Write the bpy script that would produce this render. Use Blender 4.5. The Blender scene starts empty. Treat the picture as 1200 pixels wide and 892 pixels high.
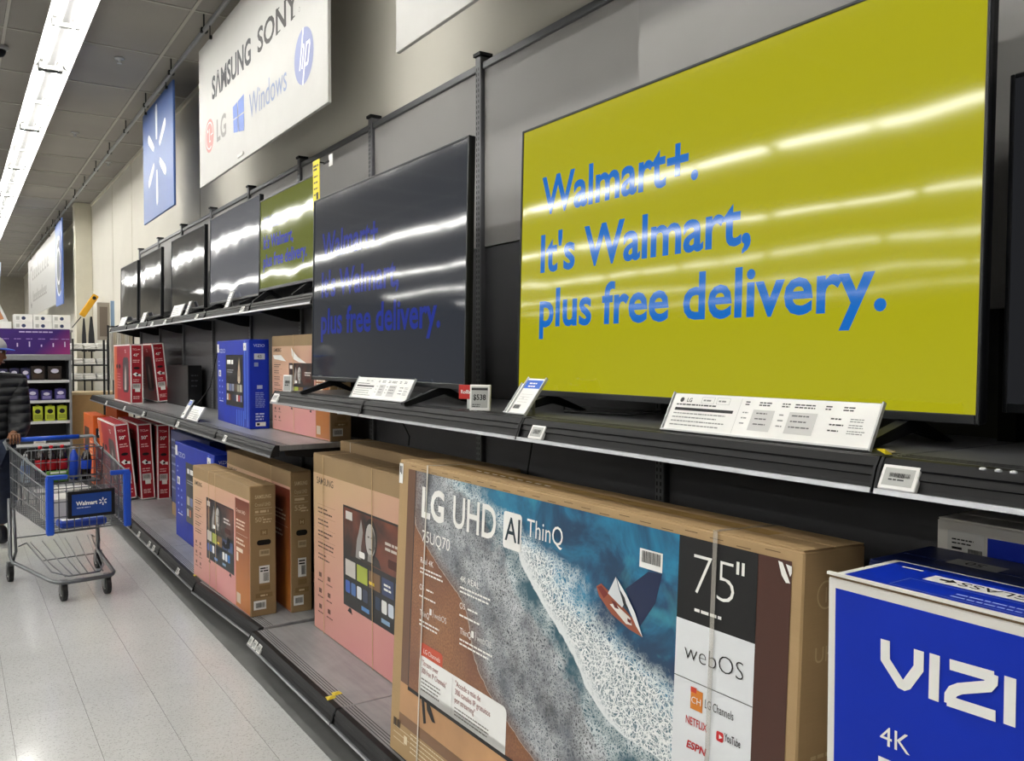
import bpy, math, random
from mathutils import Vector, Matrix, Euler
random.seed(7)
R = math.radians
scene = bpy.context.scene
COL = scene.collection
# ------------------------------------------------------------------ camera
FPX, YAW, PITCH, CAMH = 1000.0, R(33.27), R(1.65), 1.68
cam_d = bpy.data.cameras.new('camera')
cam_d.sensor_fit = 'HORIZONTAL'; cam_d.sensor_width = 36.0; cam_d.lens = 36.0 * FPX / 1200.0
cam_d.clip_start = 0.02; cam_d.clip_end = 200
cam = bpy.data.objects.new('camera', cam_d); COL.objects.link(cam)
cam.location = (0, 0, CAMH); cam.rotation_euler = (R(90) - PITCH, 0, -YAW)
scene.camera = cam
# ------------------------------------------------------------------ world, exposure
world = bpy.data.worlds.new('store_world'); scene.world = world; world.use_nodes = True
world.node_tree.nodes['Background'].inputs[0].default_value = (0.9, 0.95, 1, 1)
world.node_tree.nodes['Background'].inputs[1].default_value = 0.05
vs = scene.view_settings
vs.view_transform = 'Standard'; vs.look = 'None'; vs.gamma = 1.0; vs.use_curve_mapping = False
vs.exposure = 0.3
TUBE_POWER = 40.0          # emission of the fluorescent tubes (the only lights of the place)
# pixel of the 1200x892 photograph -> direction
FW = Vector((math.sin(YAW)*math.cos(PITCH), math.cos(YAW)*math.cos(PITCH), -math.sin(PITCH)))
RT = Vector((math.cos(YAW), -math.sin(YAW), 0)); UP = RT.cross(FW); CAM = Vector((0, 0, CAMH))
def ray(px, py): return FW + RT*((px-600)/FPX) - UP*((py-446)/FPX)
def atX(px, py, x): d = ray(px, py); return CAM + d*((x-CAM.x)/d.x)
def atY(px, py, y): d = ray(px, py); return CAM + d*(y/d.y)
def atZ(px, py, z): d = ray(px, py); return CAM + d*((z-CAM.z)/d.z)

# ------------------------------------------------------------------ materials
def lin(c):
    if isinstance(c, str): c = tuple(int(c[i:i+2], 16) for i in (0, 2, 4))
    o = []
    for v in c[:3]:
        v /= 255.0
        o.append(v/12.92 if v <= 0.04045 else ((v+0.055)/1.055)**2.4)
    return (*o, 1.0)
class NT:
    def __init__(s, name):
        s.m = bpy.data.materials.new(name); s.m.use_nodes = True
        s.t = s.m.node_tree; s.b = s.t.nodes['Principled BSDF']
    def n(s, typ, **kw):
        nd = s.t.nodes.new(typ)
        for k, v in kw.items(): setattr(nd, k, v)
        return nd
    def put(s, sock, v):
        if isinstance(v, bpy.types.NodeSocket): s.t.links.new(v, sock)
        elif v is not None: sock.default_value = v
    def coord(s, kind='Object'): return s.n('ShaderNodeTexCoord').outputs[kind]
    def sep(s, vec):
        nd = s.n('ShaderNodeSeparateXYZ'); s.put(nd.inputs[0], vec); return nd.outputs
    def comb(s, x, y, z):
        nd = s.n('ShaderNodeCombineXYZ')
        for i, v in enumerate((x, y, z)): s.put(nd.inputs[i], v)
        return nd.outputs[0]
    def math(s, op, a, b=None, c=None, clamp=False):
        nd = s.n('ShaderNodeMath', operation=op, use_clamp=clamp)
        for i, v in enumerate((a, b, c)):
            if v is not None: s.put(nd.inputs[i], v)
        return nd.outputs[0]
    def rng(s, v, a, b, c=0.0, d=1.0, smooth=False):
        nd = s.n('ShaderNodeMapRange', interpolation_type='SMOOTHSTEP' if smooth else 'LINEAR')
        s.put(nd.inputs[0], v)
        for i, q in enumerate((a, b, c, d)): s.put(nd.inputs[i+1], q)
        return nd.outputs[0]
    def mix(s, f, a, b, blend='MIX'):
        nd = s.n('ShaderNodeMix', data_type='RGBA', blend_type=blend)
        s.put(nd.inputs[0], f); s.put(nd.inputs[6], a); s.put(nd.inputs[7], b)
        return nd.outputs[2]
    def noise(s, vec, scale, detail=3, rough=0.55, dist=0.0):
        nd = s.n('ShaderNodeTexNoise'); s.put(nd.inputs['Vector'], vec)
        nd.inputs['Scale'].default_value = scale; nd.inputs['Detail'].default_value = detail
        nd.inputs['Roughness'].default_value = rough; nd.inputs['Distortion'].default_value = dist
        return nd.outputs[0]
    def vor(s, vec, scale, feature='DISTANCE_TO_EDGE', rnd=1.0):
        nd = s.n('ShaderNodeTexVoronoi', feature=feature); s.put(nd.inputs['Vector'], vec)
        nd.inputs['Scale'].default_value = scale; nd.inputs['Randomness'].default_value = rnd
        return nd.outputs[0]
    def mapping(s, vec, scale=(1, 1, 1), loc=(0, 0, 0), rot=(0, 0, 0)):
        nd = s.n('ShaderNodeMapping'); s.put(nd.inputs[0], vec)
        nd.inputs[1].default_value = loc; nd.inputs[2].default_value = rot; nd.inputs[3].default_value = scale
        return nd.outputs[0]
    def curve(s, v, pts):
        nd = s.n('ShaderNodeFloatCurve'); s.put(nd.inputs[1], v)
        c = nd.mapping.curves[0]
        pts = sorted(pts)
        c.points[0].location = pts[0]; c.points[-1].location = pts[-1]
        for p in pts[1:-1]: c.points.new(*p)
        nd.mapping.update(); return nd.outputs[0]
    def bump(s, h, strength=0.3, dist=0.01):
        nd = s.n('ShaderNodeBump'); nd.inputs['Strength'].default_value = strength
        nd.inputs['Distance'].default_value = dist; s.put(nd.inputs['Height'], h)
        s.t.links.new(nd.outputs[0], s.b.inputs['Normal'])
    def base(s, c): s.put(s.b.inputs['Base Color'], c)
    def props(s, rough=.5, metal=0.0, spec=.5, coat=0.0, coatr=.1):
        s.put(s.b.inputs['Roughness'], rough); s.put(s.b.inputs['Metallic'], metal)
        s.put(s.b.inputs['Specular IOR Level'], spec); s.put(s.b.inputs['Coat Weight'], coat)
        s.put(s.b.inputs['Coat Roughness'], coatr)
def mat(name, c, rough=.55, metal=0.0, spec=.4, var=.06, vs_=6.0, emit=None, es=0.0, bump=0.0, coat=0.0):
    k = NT(name); a = lin(c)
    if var > 0:
        nz = k.noise(k.coord(), vs_, 4)
        lo = tuple(max(0, x*(1-var)) for x in a[:3])+(1,); hi = tuple(min(1, x*(1+var)) for x in a[:3])+(1,)
        k.base(k.mix(k.rng(nz, .3, .7), lo, hi))
        if bump: k.bump(k.noise(k.coord(), vs_*8, 3), bump, .004)
    else: k.base(a)
    k.props(rough, metal, spec, coat)
    if emit is not None:
        k.put(k.b.inputs['Emission Color'], lin(emit)); k.put(k.b.inputs['Emission Strength'], es)
    return k.m
W_ = {}
def C(c, rough=.5, **kw):                      # plain printed or painted colour, cached
    key = (c, rough, tuple(kw.items()))
    if key not in W_: W_[key] = mat('paint_'+c, c, rough, var=.03, **kw)
    return W_[key]

m_kraft = None
def kraft(name, c, var=.10):
    k = NT(name); co = k.coord(); a = lin(c)
    n1 = k.noise(co, 3.0, 5); n2 = k.noise(k.mapping(co, (3, 3, 160)), 4.0, 2)
    v = k.math('ADD', k.math('MULTIPLY', n1, .7), k.math('MULTIPLY', n2, .3))
    k.base(k.mix(k.rng(v, .3, .7), tuple(x*(1-var) for x in a[:3])+(1,), tuple(min(1, x*(1+var)) for x in a[:3])+(1,)))
    k.bump(k.noise(co, 60, 3), .15, .003); k.props(.62, 0, .35)
    return k.m
m_kraft = kraft('kraft_cardboard', 'ae9168'); m_kraft2 = kraft('kraft_cardboard_brown', '9c825e'); m_kraft_dk = kraft('kraft_cardboard_edge', '6d563a')
m_black = mat('black_plastic', '141518', .5, spec=.3); m_blackm = mat('black_matte', '0e0f10', .6)
m_bezel = mat('tv_bezel', '2a2c2f', .35, 0.3)
m_white = mat('white_card', 'f2f1ee', .45); m_chrome = mat('chrome_wire', 'b9bbbd', .25, 1.0, var=.05)
m_rail = mat('rail_black', '101012', .5, var=.1, spec=.25); m_lip = mat('rail_silver_lip', 'a9abaf', .3, .8)
m_panel_up = mat('gondola_panel_grey', '918f8d', .5, .0, var=.05, vs_=1.2)
m_panel_lo = mat('gondola_panel_dark', '47474a', .5, .0, var=.06, vs_=1.5)
m_post = mat('upright_grey', '66676a', .4, .3); m_slot = mat('slot_dark', '060606', .7, var=0)
m_wall = mat('cream_wall_paint', 'd0ccc1', .75, var=.05, vs_=.7, bump=.05)
m_pillar = mat('cream_pillar', 'd6d1bf', .6, var=.03)
m_grayshelf = mat('endcap_grey', '8a8c90', .4, .3); m_clear = mat('clear_plastic_edge', 'c9cbcc', .15)

def shelf_metal(name, c, rough=.3):
    k = NT(name); co = k.coord(); a = lin(c)
    n1 = k.noise(co, 2.5, 5, .65, .6); n2 = k.noise(k.mapping(co, (1, 14, 1)), 3.0, 4)
    v = k.math('ADD', k.math('MULTIPLY', n1, .6), k.math('MULTIPLY', n2, .4))
    k.base(k.mix(k.rng(v, .35, .68), tuple(x*.72 for x in a[:3])+(1,), tuple(min(1, x*1.18) for x in a[:3])+(1,)))
    k.put(k.b.inputs['Roughness'], rough); k.put(k.b.inputs['Metallic'], .1)
    return k.m
m_deck = shelf_metal('shelf_steel_grey', '949597', .32); m_deck_dk = shelf_metal('shelf_steel_dark', '58595b', .36)

def floor_mat():
    k = NT('vinyl_tile'); co = k.coord('Object')
    info = k.n('ShaderNodeObjectInfo').outputs['Random']
    geo = k.n('ShaderNodeNewGeometry').outputs['Position']
    big = k.noise(geo, .8, 3)
    fl = k.noise(k.mapping(geo, (60, 150, 60), rot=(0, 0, .5)), 1.0, 2, .5)
    fl2 = k.noise(k.mapping(geo, (170, 70, 60), rot=(0, 0, -.3)), 1.0, 2, .5)
    spots = k.math('MAXIMUM', k.rng(fl, .60, .68), k.rng(fl2, .62, .70))
    base = k.mix(k.rng(big, .3, .7), lin('c6c7c6'), lin('d3d4d3'))
    base = k.mix(k.math('MULTIPLY', info, .25), base, lin('bcbdbb'))
    base = k.mix(k.math('MULTIPLY', spots, .7), base, lin('85837d'))
    k.base(base); k.props(.2, 0, .5, .3, .08)
    return k.m
m_floor = floor_mat()
def floor_far():
    k = NT('vinyl_floor_far'); geo = k.n('ShaderNodeNewGeometry').outputs['Position']
    br = k.n('ShaderNodeTexBrick', offset=0.0, squash=1.0); k.put(br.inputs['Vector'], k.mapping(geo, (1/.3048, 1/.3048, 1), (-.199/.3048, -.1, 0)))
    br.inputs['Color1'].default_value = lin('c8c9c8'); br.inputs['Color2'].default_value = lin('d0d1d0'); br.inputs['Mortar'].default_value = lin('8d8a84')
    br.inputs['Scale'].default_value = 1.0; br.inputs['Mortar Size'].default_value = .006; br.inputs['Brick Width'].default_value = 1.0; br.inputs['Row Height'].default_value = 1.0
    fl = k.noise(k.mapping(geo, (60, 150, 60), rot=(0, 0, .5)), 1.0, 2, .5)
    k.base(k.mix(k.math('MULTIPLY', k.rng(fl, .66, .7), .6), br.outputs[0], lin('8f8a80'))); k.props(.2, 0, .5, .3, .08)
    return k.m
def ceil_mat(name, grid=False):
    k = NT(name); geo = k.n('ShaderNodeNewGeometry').outputs['Position']
    b = k.mix(k.rng(k.noise(geo, .7, 3), .3, .7), lin('8e8a85'), lin('9a968f'))
    b = k.mix(k.math('MULTIPLY', k.rng(k.noise(geo, 45, 2), .6, .72), .25), b, lin('8e8880'))
    if grid:
        br = k.n('ShaderNodeTexBrick', offset=0.0, squash=1.0); k.put(br.inputs['Vector'], k.mapping(geo, (1/1.219, 1/1.219, 1), (-1.63/1.219, -8.28/1.219, 0)))
        br.inputs['Scale'].default_value = 1.0; br.inputs['Mortar Size'].default_value = .01; br.inputs['Brick Width'].default_value = 1.0; br.inputs['Row Height'].default_value = 1.0
        b = k.mix(br.outputs['Fac'], b, lin('d6d2c8'))
    k.base(b); k.props(.85, 0, .2); k.bump(k.noise(geo, 70, 2), .25, .004)
    return k.m
m_ceil = ceil_mat('ceiling_tile_mineral'); m_ceil_far = ceil_mat('ceiling_far', True); m_tbar = mat('ceiling_tbar', 'b4b0a8', .5)
m_tube = mat('fluorescent_tube', 'ffffff', .3, var=0, emit='fffdf7', es=TUBE_POWER)
m_refl = mat('fixture_enamel', 'a2a2a0', .35, var=.03)

# ------------------------------------------------------------------ mesh helpers
_tc = {}
def text2d(s, bold=0.0):
    key = (s, bold)
    if key in _tc: return _tc[key]
    cu = bpy.data.curves.new('t', 'FONT'); cu.body = s; cu.size = 1.0; cu.offset = bold; cu.resolution_u = 3; cu.fill_mode = 'FRONT'
    ob = bpy.data.objects.new('t', cu); COL.objects.link(ob)
    me = bpy.data.meshes.new_from_object(ob)
    vv = [(v.co.x, v.co.y) for v in me.vertices]; ff = [tuple(p.vertices) for p in me.polygons]
    bpy.data.objects.remove(ob); bpy.data.curves.remove(cu); bpy.data.meshes.remove(me)
    x0 = min(v[0] for v in vv); x1 = max(v[0] for v in vv)
    _tc[key] = ([(x-x0, y) for x, y in vv], ff, x1-x0); return _tc[key]
CAP = max(v[1] for v in text2d('H')[0])
class M:
    def __init__(s): s.V, s.F, s.I, s.mats = [], [], [], []; s.fr = None; s.marks = []
    def mark(s): s.marks.append((len(s.V), len(s.F)))
    def mi(s, m):
        if m not in s.mats: s.mats.append(m)
        return s.mats.index(m)
    def raw(s, vs_, fs, m):
        o = len(s.V); i = s.mi(m); s.V += [tuple(v) for v in vs_]
        for f in fs: s.F.append(tuple(o+q for q in f)); s.I.append(i)
        return s
    def box(s, x0, x1, y0, y1, z0, z1, m, b=0.0):
        if x0 > x1: x0, x1 = x1, x0
        if y0 > y1: y0, y1 = y1, y0
        if z0 > z1: z0, z1 = z1, z0
        if b <= 0:
            v = [(x, y, z) for z in (z0, z1) for y in (y0, y1) for x in (x0, x1)]
            return s.raw(v, [(0, 2, 3, 1), (4, 5, 7, 6), (0, 1, 5, 4), (2, 6, 7, 3), (0, 4, 6, 2), (1, 3, 7, 5)], m)
        b = min(b, (x1-x0)*.45, (y1-y0)*.45, (z1-z0)*.45)
        X, Y, Z = (x0, x1), (y0, y1), (z0, z1); v = []; ix = {}
        for a in (0, 1):
            for c in (0, 1):
                for d in (0, 1):
                    sx, sy, sz = (1, -1)[a], (1, -1)[c], (1, -1)[d]
                    p = (X[a], Y[c], Z[d])
                    ix[a, c, d] = len(v)
                    v += [(p[0], p[1]+sy*b, p[2]+sz*b), (p[0]+sx*b, p[1], p[2]+sz*b), (p[0]+sx*b, p[1]+sy*b, p[2])]
        f = []
        def g(a, c, d, k): return ix[a, c, d]+k
        for a in (0, 1):
            q = [g(a, 0, 0, 0), g(a, 1, 0, 0), g(a, 1, 1, 0), g(a, 0, 1, 0)]; f.append(q if a else q[::-1])
            q = [g(0, a, 0, 1), g(1, a, 0, 1), g(1, a, 1, 1), g(0, a, 1, 1)]; f.append(q[::-1] if a else q)
            q = [g(0, 0, a, 2), g(1, 0, a, 2), g(1, 1, a, 2), g(0, 1, a, 2)]; f.append(q if a else q[::-1])
        for a in (0, 1):
            for c in (0, 1):
                f.append([g(a, c, 0, 0), g(a, c, 1, 0), g(a, c, 1, 1), g(a, c, 0, 1)])
                f.append([g(a, 0, c, 0), g(a, 1, c, 0), g(a, 1, c, 2), g(a, 0, c, 2)])
                f.append([g(0, a, c, 1), g(1, a, c, 1), g(1, a, c, 2), g(0, a, c, 2)])
                for d in (0, 1): f.append([g(a, c, d, 0), g(a, c, d, 1), g(a, c, d, 2)])
        return s.raw(v, f, m)
    def cyl(s, p0, p1, r0, m, r1=None, n=10, cap=True):
        p0, p1 = Vector(p0), Vector(p1); r1 = r0 if r1 is None else r1
        d = (p1-p0).normalized(); a = d.orthogonal().normalized(); b = d.cross(a)
        v = []
        for p, r in ((p0, r0), (p1, r1)):
            for i in range(n):
                t = 2*math.pi*i/n; v.append(p+a*(r*math.cos(t))+b*(r*math.sin(t)))
        f = [(i, (i+1) % n, n+(i+1) % n, n+i) for i in range(n)]
        if cap: f += [tuple(range(n))[::-1], tuple(range(n, 2*n))]
        return s.raw(v, f, m)
    def tube(s, pts, r, m, n=6):
        for a, b in zip(pts[:-1], pts[1:]): s.cyl(a, b, r, m, n=n)
        return s
    def path(s, pts, r, m, n=8):            # one continuous swept tube
        P = [Vector(p) for p in pts]; v = []; prev = None
        for i, p in enumerate(P):
            d = (P[min(i+1, len(P)-1)]-P[max(i-1, 0)]).normalized()
            a = d.orthogonal().normalized() if prev is None else (prev-d*prev.dot(d)).normalized()
            prev = a; b = d.cross(a)
            for k in range(n):
                t = 2*math.pi*k/n; v.append(p+a*(r*math.cos(t))+b*(r*math.sin(t)))
        f = [(i*n+k, i*n+(k+1) % n, (i+1)*n+(k+1) % n, (i+1)*n+k) for i in range(len(P)-1) for k in range(n)]
        f += [tuple(range(n))[::-1], tuple(range((len(P)-1)*n, len(P)*n))]
        return s.raw(v, f, m)
    def lathe(s, prof, o, m, n=14):
        v = []; k = len(prof)
        for r, z in prof:
            for i in range(n):
                t = 2*math.pi*i/n; v.append((o[0]+r*math.cos(t), o[1]+r*math.sin(t), o[2]+z))
        f = [(j*n+i, j*n+(i+1) % n, (j+1)*n+(i+1) % n, (j+1)*n+i) for j in range(k-1) for i in range(n)]
        f += [tuple(range(n))[::-1], tuple(range((k-1)*n, k*n))]
        return s.raw(v, f, m)
    def extr(s, prof, x0, x1, m):           # profile of (y, z) swept along x
        n = len(prof); v = [(x, y, z) for x in (x0, x1) for y, z in prof]
        f = [(i, (i+1) % n, n+(i+1) % n, n+i) for i in range(n)] + [tuple(range(n))[::-1], tuple(range(n, 2*n))]
        return s.raw(v, f, m)
    # flat print in a frame (origin, u, v, normal)
    def frame(s, o, eu, ev): s.fr = (Vector(o), Vector(eu), Vector(ev), Vector(eu).cross(Vector(ev)).normalized()); return s
    def P(s, u, v, off): o, a, b, n = s.fr; return o+a*u+b*v+n*off
    def poly(s, pts, m, L=1): return s.raw([s.P(u, v, L*.0007) for u, v in pts], [tuple(range(len(pts)))], m)
    def rect(s, u0, v0, u1, v1, m, L=1): return s.poly([(u0, v0), (u1, v0), (u1, v1), (u0, v1)], m, L)
    def disc(s, u, v, ru, rv, m, L=1, n=28): return s.poly([(u+ru*math.cos(2*math.pi*i/n), v+rv*math.sin(2*math.pi*i/n)) for i in range(n)], m, L)
    def rrect(s, u0, v0, u1, v1, r, m, L=1):
        p = []
        for cx, cy, a in ((u1-r, v0+r, -90), (u1-r, v1-r, 0), (u0+r, v1-r, 90), (u0+r, v0+r, 180)):
            for i in range(5): t = R(a+22.5*i); p.append((cx+r*math.cos(t), cy+r*math.sin(t)))
        return s.poly(p, m, L)
    def ring(s, u, v, ro, ri, m, L=1, a0=0, a1=360, n=26, ky=1.0):
        pts = [[(u+r*math.cos(R(a0+(a1-a0)*i/n)), v+ky*r*math.sin(R(a0+(a1-a0)*i/n))) for i in range(n+1)] for r in (ro, ri)]
        vv = [s.P(*p, L*.0007) for p in pts[0]+pts[1]]
        return s.raw(vv, [(i, i+1, n+2+i, n+1+i) for i in range(n)], m)
    def stroke(s, pts, w, m, L=1):
        s.mark(); p = [Vector(q) for q in pts]; a, b = [], []
        for i, q in enumerate(p):
            d0 = (q-p[i-1]).normalized() if i else (p[1]-q).normalized()
            d1 = (p[i+1]-q).normalized() if i < len(p)-1 else d0
            t = (d0+d1).normalized(); n = Vector((-t.y, t.x)); k = w/2/max(.45, n.dot(Vector((-d0.y, d0.x))))
            a.append(q+n*k); b.append(q-n*k)
        vv = [s.P(*q, L*.0007) for q in a+b]; n = len(p)
        return s.raw(vv, [(i, i+1, n+i+1, n+i) for i in range(n-1)], m)
    def text(s, t, u, v, h, m, w=None, L=1, bold=0.0, al='l', shear=0.0, rot=False):
        s.mark(); vv, ff, tw = text2d(t, bold); ky = h/CAP; kx = (w/tw) if w else ky
        W = tw*kx; o = {'l': 0, 'c': -W/2, 'r': -W}[al]; sg = -1 if rot else 1
        return s.raw([s.P(u+sg*(o+x*kx+y*ky*shear), v+sg*y*ky, L*.0007) for x, y in vv], ff, m)
    def lines(s, u0, u1, v, n, dv, h, m, L=1, rnd=.25):        # rows of print too small to read
        for i in range(n):
            u = u0
            e = u1-(u1-u0)*random.random()*rnd
            while u < e:
                k = min(h*random.uniform(1.5, 5), e-u)
                if k > h*.4: s.rect(u, v-i*dv, u+k, v-i*dv+h, m, L)
                u += k+h*.6
        return s
    def bars(s, u0, u1, v0, v1, m, L=1):                       # bar code
        u = u0
        while u < u1:
            k = (u1-u0)*random.uniform(.012, .04); s.rect(u, v0, min(u+k, u1), v1, m, L); u += k+(u1-u0)*random.uniform(.015, .035)
        return s
    def spark(s, u, v, ri, ro, w, m, L=1, n=6, ky=1.0):
        for k in range(n):
            a = R(90+60*k); d = Vector((math.cos(a), math.sin(a)*ky)); e = Vector((-math.sin(a), math.cos(a)*ky)); c = Vector((u, v))
            q = [(ri, .25), (ri+(ro-ri)*.15, .38), (ri+(ro-ri)*.75, .5), (ri+(ro-ri)*.93, .42), (ro, .15)]
            pts = [c+d*r+e*(w*t) for r, t in q]+[c+d*r-e*(w*t) for r, t in q[::-1]]
            s.poly([(p.x, p.y) for p in pts], m, L)
        return s
    def shear(s, zb, t):                    # lean back: y grows with z
        s.V = [(x, y+(z-zb)*t, z) for x, y, z in s.V]; return s
    def build(s, name, parent=None, smooth=False):
        me = bpy.data.meshes.new(name); me.from_pydata(s.V, [], s.F)
        for m in s.mats: me.materials.append(m)
        me.polygons.foreach_set('material_index', s.I)
        if smooth: me.polygons.foreach_set('use_smooth', [True]*len(s.F))
        me.update(); ob = bpy.data.objects.new(name, me); COL.objects.link(ob)
        if parent: ob.parent = parent
        return ob
def link_copy(src, parent=None, loc=None, rot=None):
    c = src.copy(); COL.objects.link(c)
    if parent: c.parent = parent
    if loc is not None: c.location = loc
    if rot is not None: c.rotation_euler = rot
    return c
def copy_tree(o, parent=None, loc=None):
    c = link_copy(o, parent, loc)
    for ch in list(o.children): copy_tree(ch, c)
    return c
def tag(o, label, cat, group=None):
    o['label'] = label; o['category'] = cat
    if group: o['group'] = group
    return o
def struct(o): o['kind'] = 'structure'; return o
AISLE = -90.0
class Th:                                   # a thing: an Empty at its base; local x = viewer's right, y = away, z = up
    def __init__(s, name, label, cat, loc, rz=AISLE, rx=0.0, group=None):
        s.o = bpy.data.objects.new(name, None); s.o.empty_display_size = .1; COL.objects.link(s.o)
        s.o.location = loc; s.o.rotation_euler = (R(rx), 0, R(rz)); tag(s.o, label, cat, group)
        s.Mw = Matrix.Translation(loc) @ Euler((R(rx), 0, R(rz))).to_matrix().to_4x4(); s.inv = s.Mw.inverted()
        s.sh = (0.0, 0.0)
    def uv(s, px, py, y0=0.0):
        o = s.inv @ CAM; d = s.inv.to_3x3() @ ray(px, py); zb, t = s.sh
        k = -(o.y-y0-t*(o.z-zb))/(d.y-t*d.z); p = o+d*k
        return (p.x, p.z)
    def end(s, px, py, W):                  # on the right-hand end face x = W
        o = s.inv @ CAM; d = s.inv.to_3x3() @ ray(px, py); p = o+d*((W-o.x)/d.x); return (p.y, p.z)
    def words(s, name, m):                  # every word (or drawn letter) of a print becomes a part of its own
        mk = [(0, 0)]+[q for q in m.marks if q[0] > 0]+[(len(m.V), len(m.F))]
        for (v0, f0), (v1, f1) in zip(mk[:-1], mk[1:]):
            if v1 > v0:
                q = M(); q.V = m.V[v0:v1]; q.F = [tuple(i-v0 for i in f) for f in m.F[f0:f1]]; q.I = m.I[f0:f1]; q.mats = m.mats; q.build(name, s.o)
    def add(s, name, m, smooth=False, parent=None):
        o = m.build(name, parent or s.o, smooth)
        if name in ('end_print', 'print', 'small_print', 'lettering') and len(m.F) > 60: o['kind'] = 'stuff'      # rows of fine print, too small to pick apart
        return o
def front(): return M().frame((0, 0, 0), (1, 0, 0), (0, 0, 1))     # normal -y
def tpx(m, th, t, A, B, top, mt, **kw):     # text from its pixels: left and right end of the base line, top of the first capital
    a, b, c = th.uv(*A), th.uv(*B), th.uv(*top)
    m.text(t, a[0], (a[1]+b[1])/2, c[1]-a[1], mt, w=b[0]-a[0], **kw)

# ------------------------------------------------------------------ the setting
ZC = 4.40; XW = 2.13; YF = 34.0; XL = -19.0; YB = -7.0
TILE = .3048; tx0 = .199-3*TILE; nty = 31; ty0 = 2.4; tx1 = tx0+7*TILE; ty1 = ty0+nty*TILE
fm = M(); mf = floor_far()
for a in ((XL, tx0, YB, YF), (tx1, XW+.1, YB, YF), (tx0, tx1, YB, ty0), (tx0, tx1, ty1, YF)):
    fm.raw([(a[0], a[2], 0), (a[1], a[2], 0), (a[1], a[3], 0), (a[0], a[3], 0)], [(0, 1, 2, 3)], mf)
fm.raw([(tx0, ty0, -.003), (tx1, ty0, -.003), (tx1, ty1, -.003), (tx0, ty1, -.003)], [(0, 1, 2, 3)], mat('tile_joint', '6e6a64', .8))
floor = struct(fm.build('floor'))
t0 = M().box(.0008, TILE-.0008, .0003, TILE-.0003, -.003, 0, m_floor).build('floor_tile', floor); t0.location = (tx0, ty0, 0)
for i in range(7):
    for j in range(nty):
        if i or j: link_copy(t0, floor, (tx0+i*TILE, ty0+j*TILE, 0))
cx0, cy0 = 1.63-2*1.219, 8.28-4*1.219; ncy = 19; cx1, cy1 = XW, cy0+ncy*1.219
cm = M()
for a in ((XL, cx0, YB, YF), (cx0, cx1, YB, cy0), (cx0, cx1, cy1, YF)):
    cm.raw([(a[0], a[2], ZC), (a[0], a[3], ZC), (a[1], a[3], ZC), (a[1], a[2], ZC)], [(0, 1, 2, 3)], m_ceil_far)
cm.raw([(cx0, cy0, ZC+.03), (cx0, cy1, ZC+.03), (cx1, cy1, ZC+.03), (cx1, cy0, ZC+.03)], [(0, 1, 2, 3)], m_blackm)
ceiling = struct(cm.build('ceiling'))
g = M()
for i in range(3): g.box(cx0+i*1.219-.012, cx0+i*1.219+.012, cy0, cy1, ZC-.004, ZC+.004, m_tbar)
for j in range(ncy+1): g.box(cx0, cx1, cy0+j*1.219-.01, cy0+j*1.219+.01, ZC-.003, ZC+.004, m_tbar)
g.build('ceiling_grid', ceiling)
ct = M().box(.014, 1.205, .012, 1.207, ZC+.004, ZC+.02, m_ceil).build('ceiling_tile', ceiling); ct.location = (cx0, cy0, 0)
ct2 = M().box(.014, XW-1.63, .012, 1.207, ZC+.004, ZC+.02, m_ceil).build('ceiling_tile', ceiling); ct2.location = (1.63, cy0, 0)
for j in range(ncy):
    for i in range(2):
        if i or j: link_copy(ct, ceiling, (cx0+i*1.219, cy0+j*1.219, 0))
    if j: link_copy(ct2, ceiling, (1.63, cy0+j*1.219, 0))
struct(M().box(XW, XW+.1, YB, YF, 0, ZC, m_wall).build('wall_right'))
m_farwall = mat('store_far_wall', '8d8880', .8, var=.2, vs_=.6)
struct(M().box(XL-.1, XL, YB, YF, 0, ZC, m_farwall).build('wall_left'))
struct(M().box(XL, XW, YF, YF+.1, 0, ZC, mat('back_wall_paint', 'a39d90', .8)).build('wall_back'))
struct(M().box(XL, XW, YB-.1, YB, 0, ZC, m_farwall).build('wall_front'))
# wall seams and cornice strip
tr = M()
for y in (9.0, 12.9, 14.6): tr.box(XW-.004, XW, y, y+.008, 3.0 if y < 12 else 0, ZC, mat('wall_seam', 'b9b3a2', .8))
tr.box(XW-.02, XW, YB, YF, ZC-.05, ZC, m_pillar)
struct(tr.build('trim_1'))
pl = M().box(1.86, 2.13, 16.95, 17.25, 0, ZC, m_pillar, .006).box(1.85, 2.13, 16.94, 17.26, ZC-.04, ZC-.01, m_pillar)
struct(pl.build('column_1'))
struct(M().box(1.29, 1.48, YB, 12.0, .0005, .0035, mat('painted_lip_shadow', '6f6f6e', .45, var=.12, vs_=5), .001).build('lip_shadow_strip'))  # thin dark sheet on the floor, paints the shadow under the deck lip
# sign pipe with hangers
pm = M().cyl((1.72, -2, 4.27), (1.72, 30, 4.27), .018, m_lip, n=8)
pipe = tag(pm.build('sign_pipe'), 'long thin grey pipe below the ceiling that carries the wall signs', 'pipe')
hm = M().cyl((1.72, 0, 4.285), (1.72, 0, ZC), .006, m_black, n=6).box(1.695, 1.745, -.02, .02, 4.255, 4.29, m_black)
h0 = hm.build('hanger', pipe); h0.location = (0, 1.0, 0)
for j in range(1, 18): link_copy(h0, pipe, (0, 1.0+j*1.219, 0))

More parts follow.
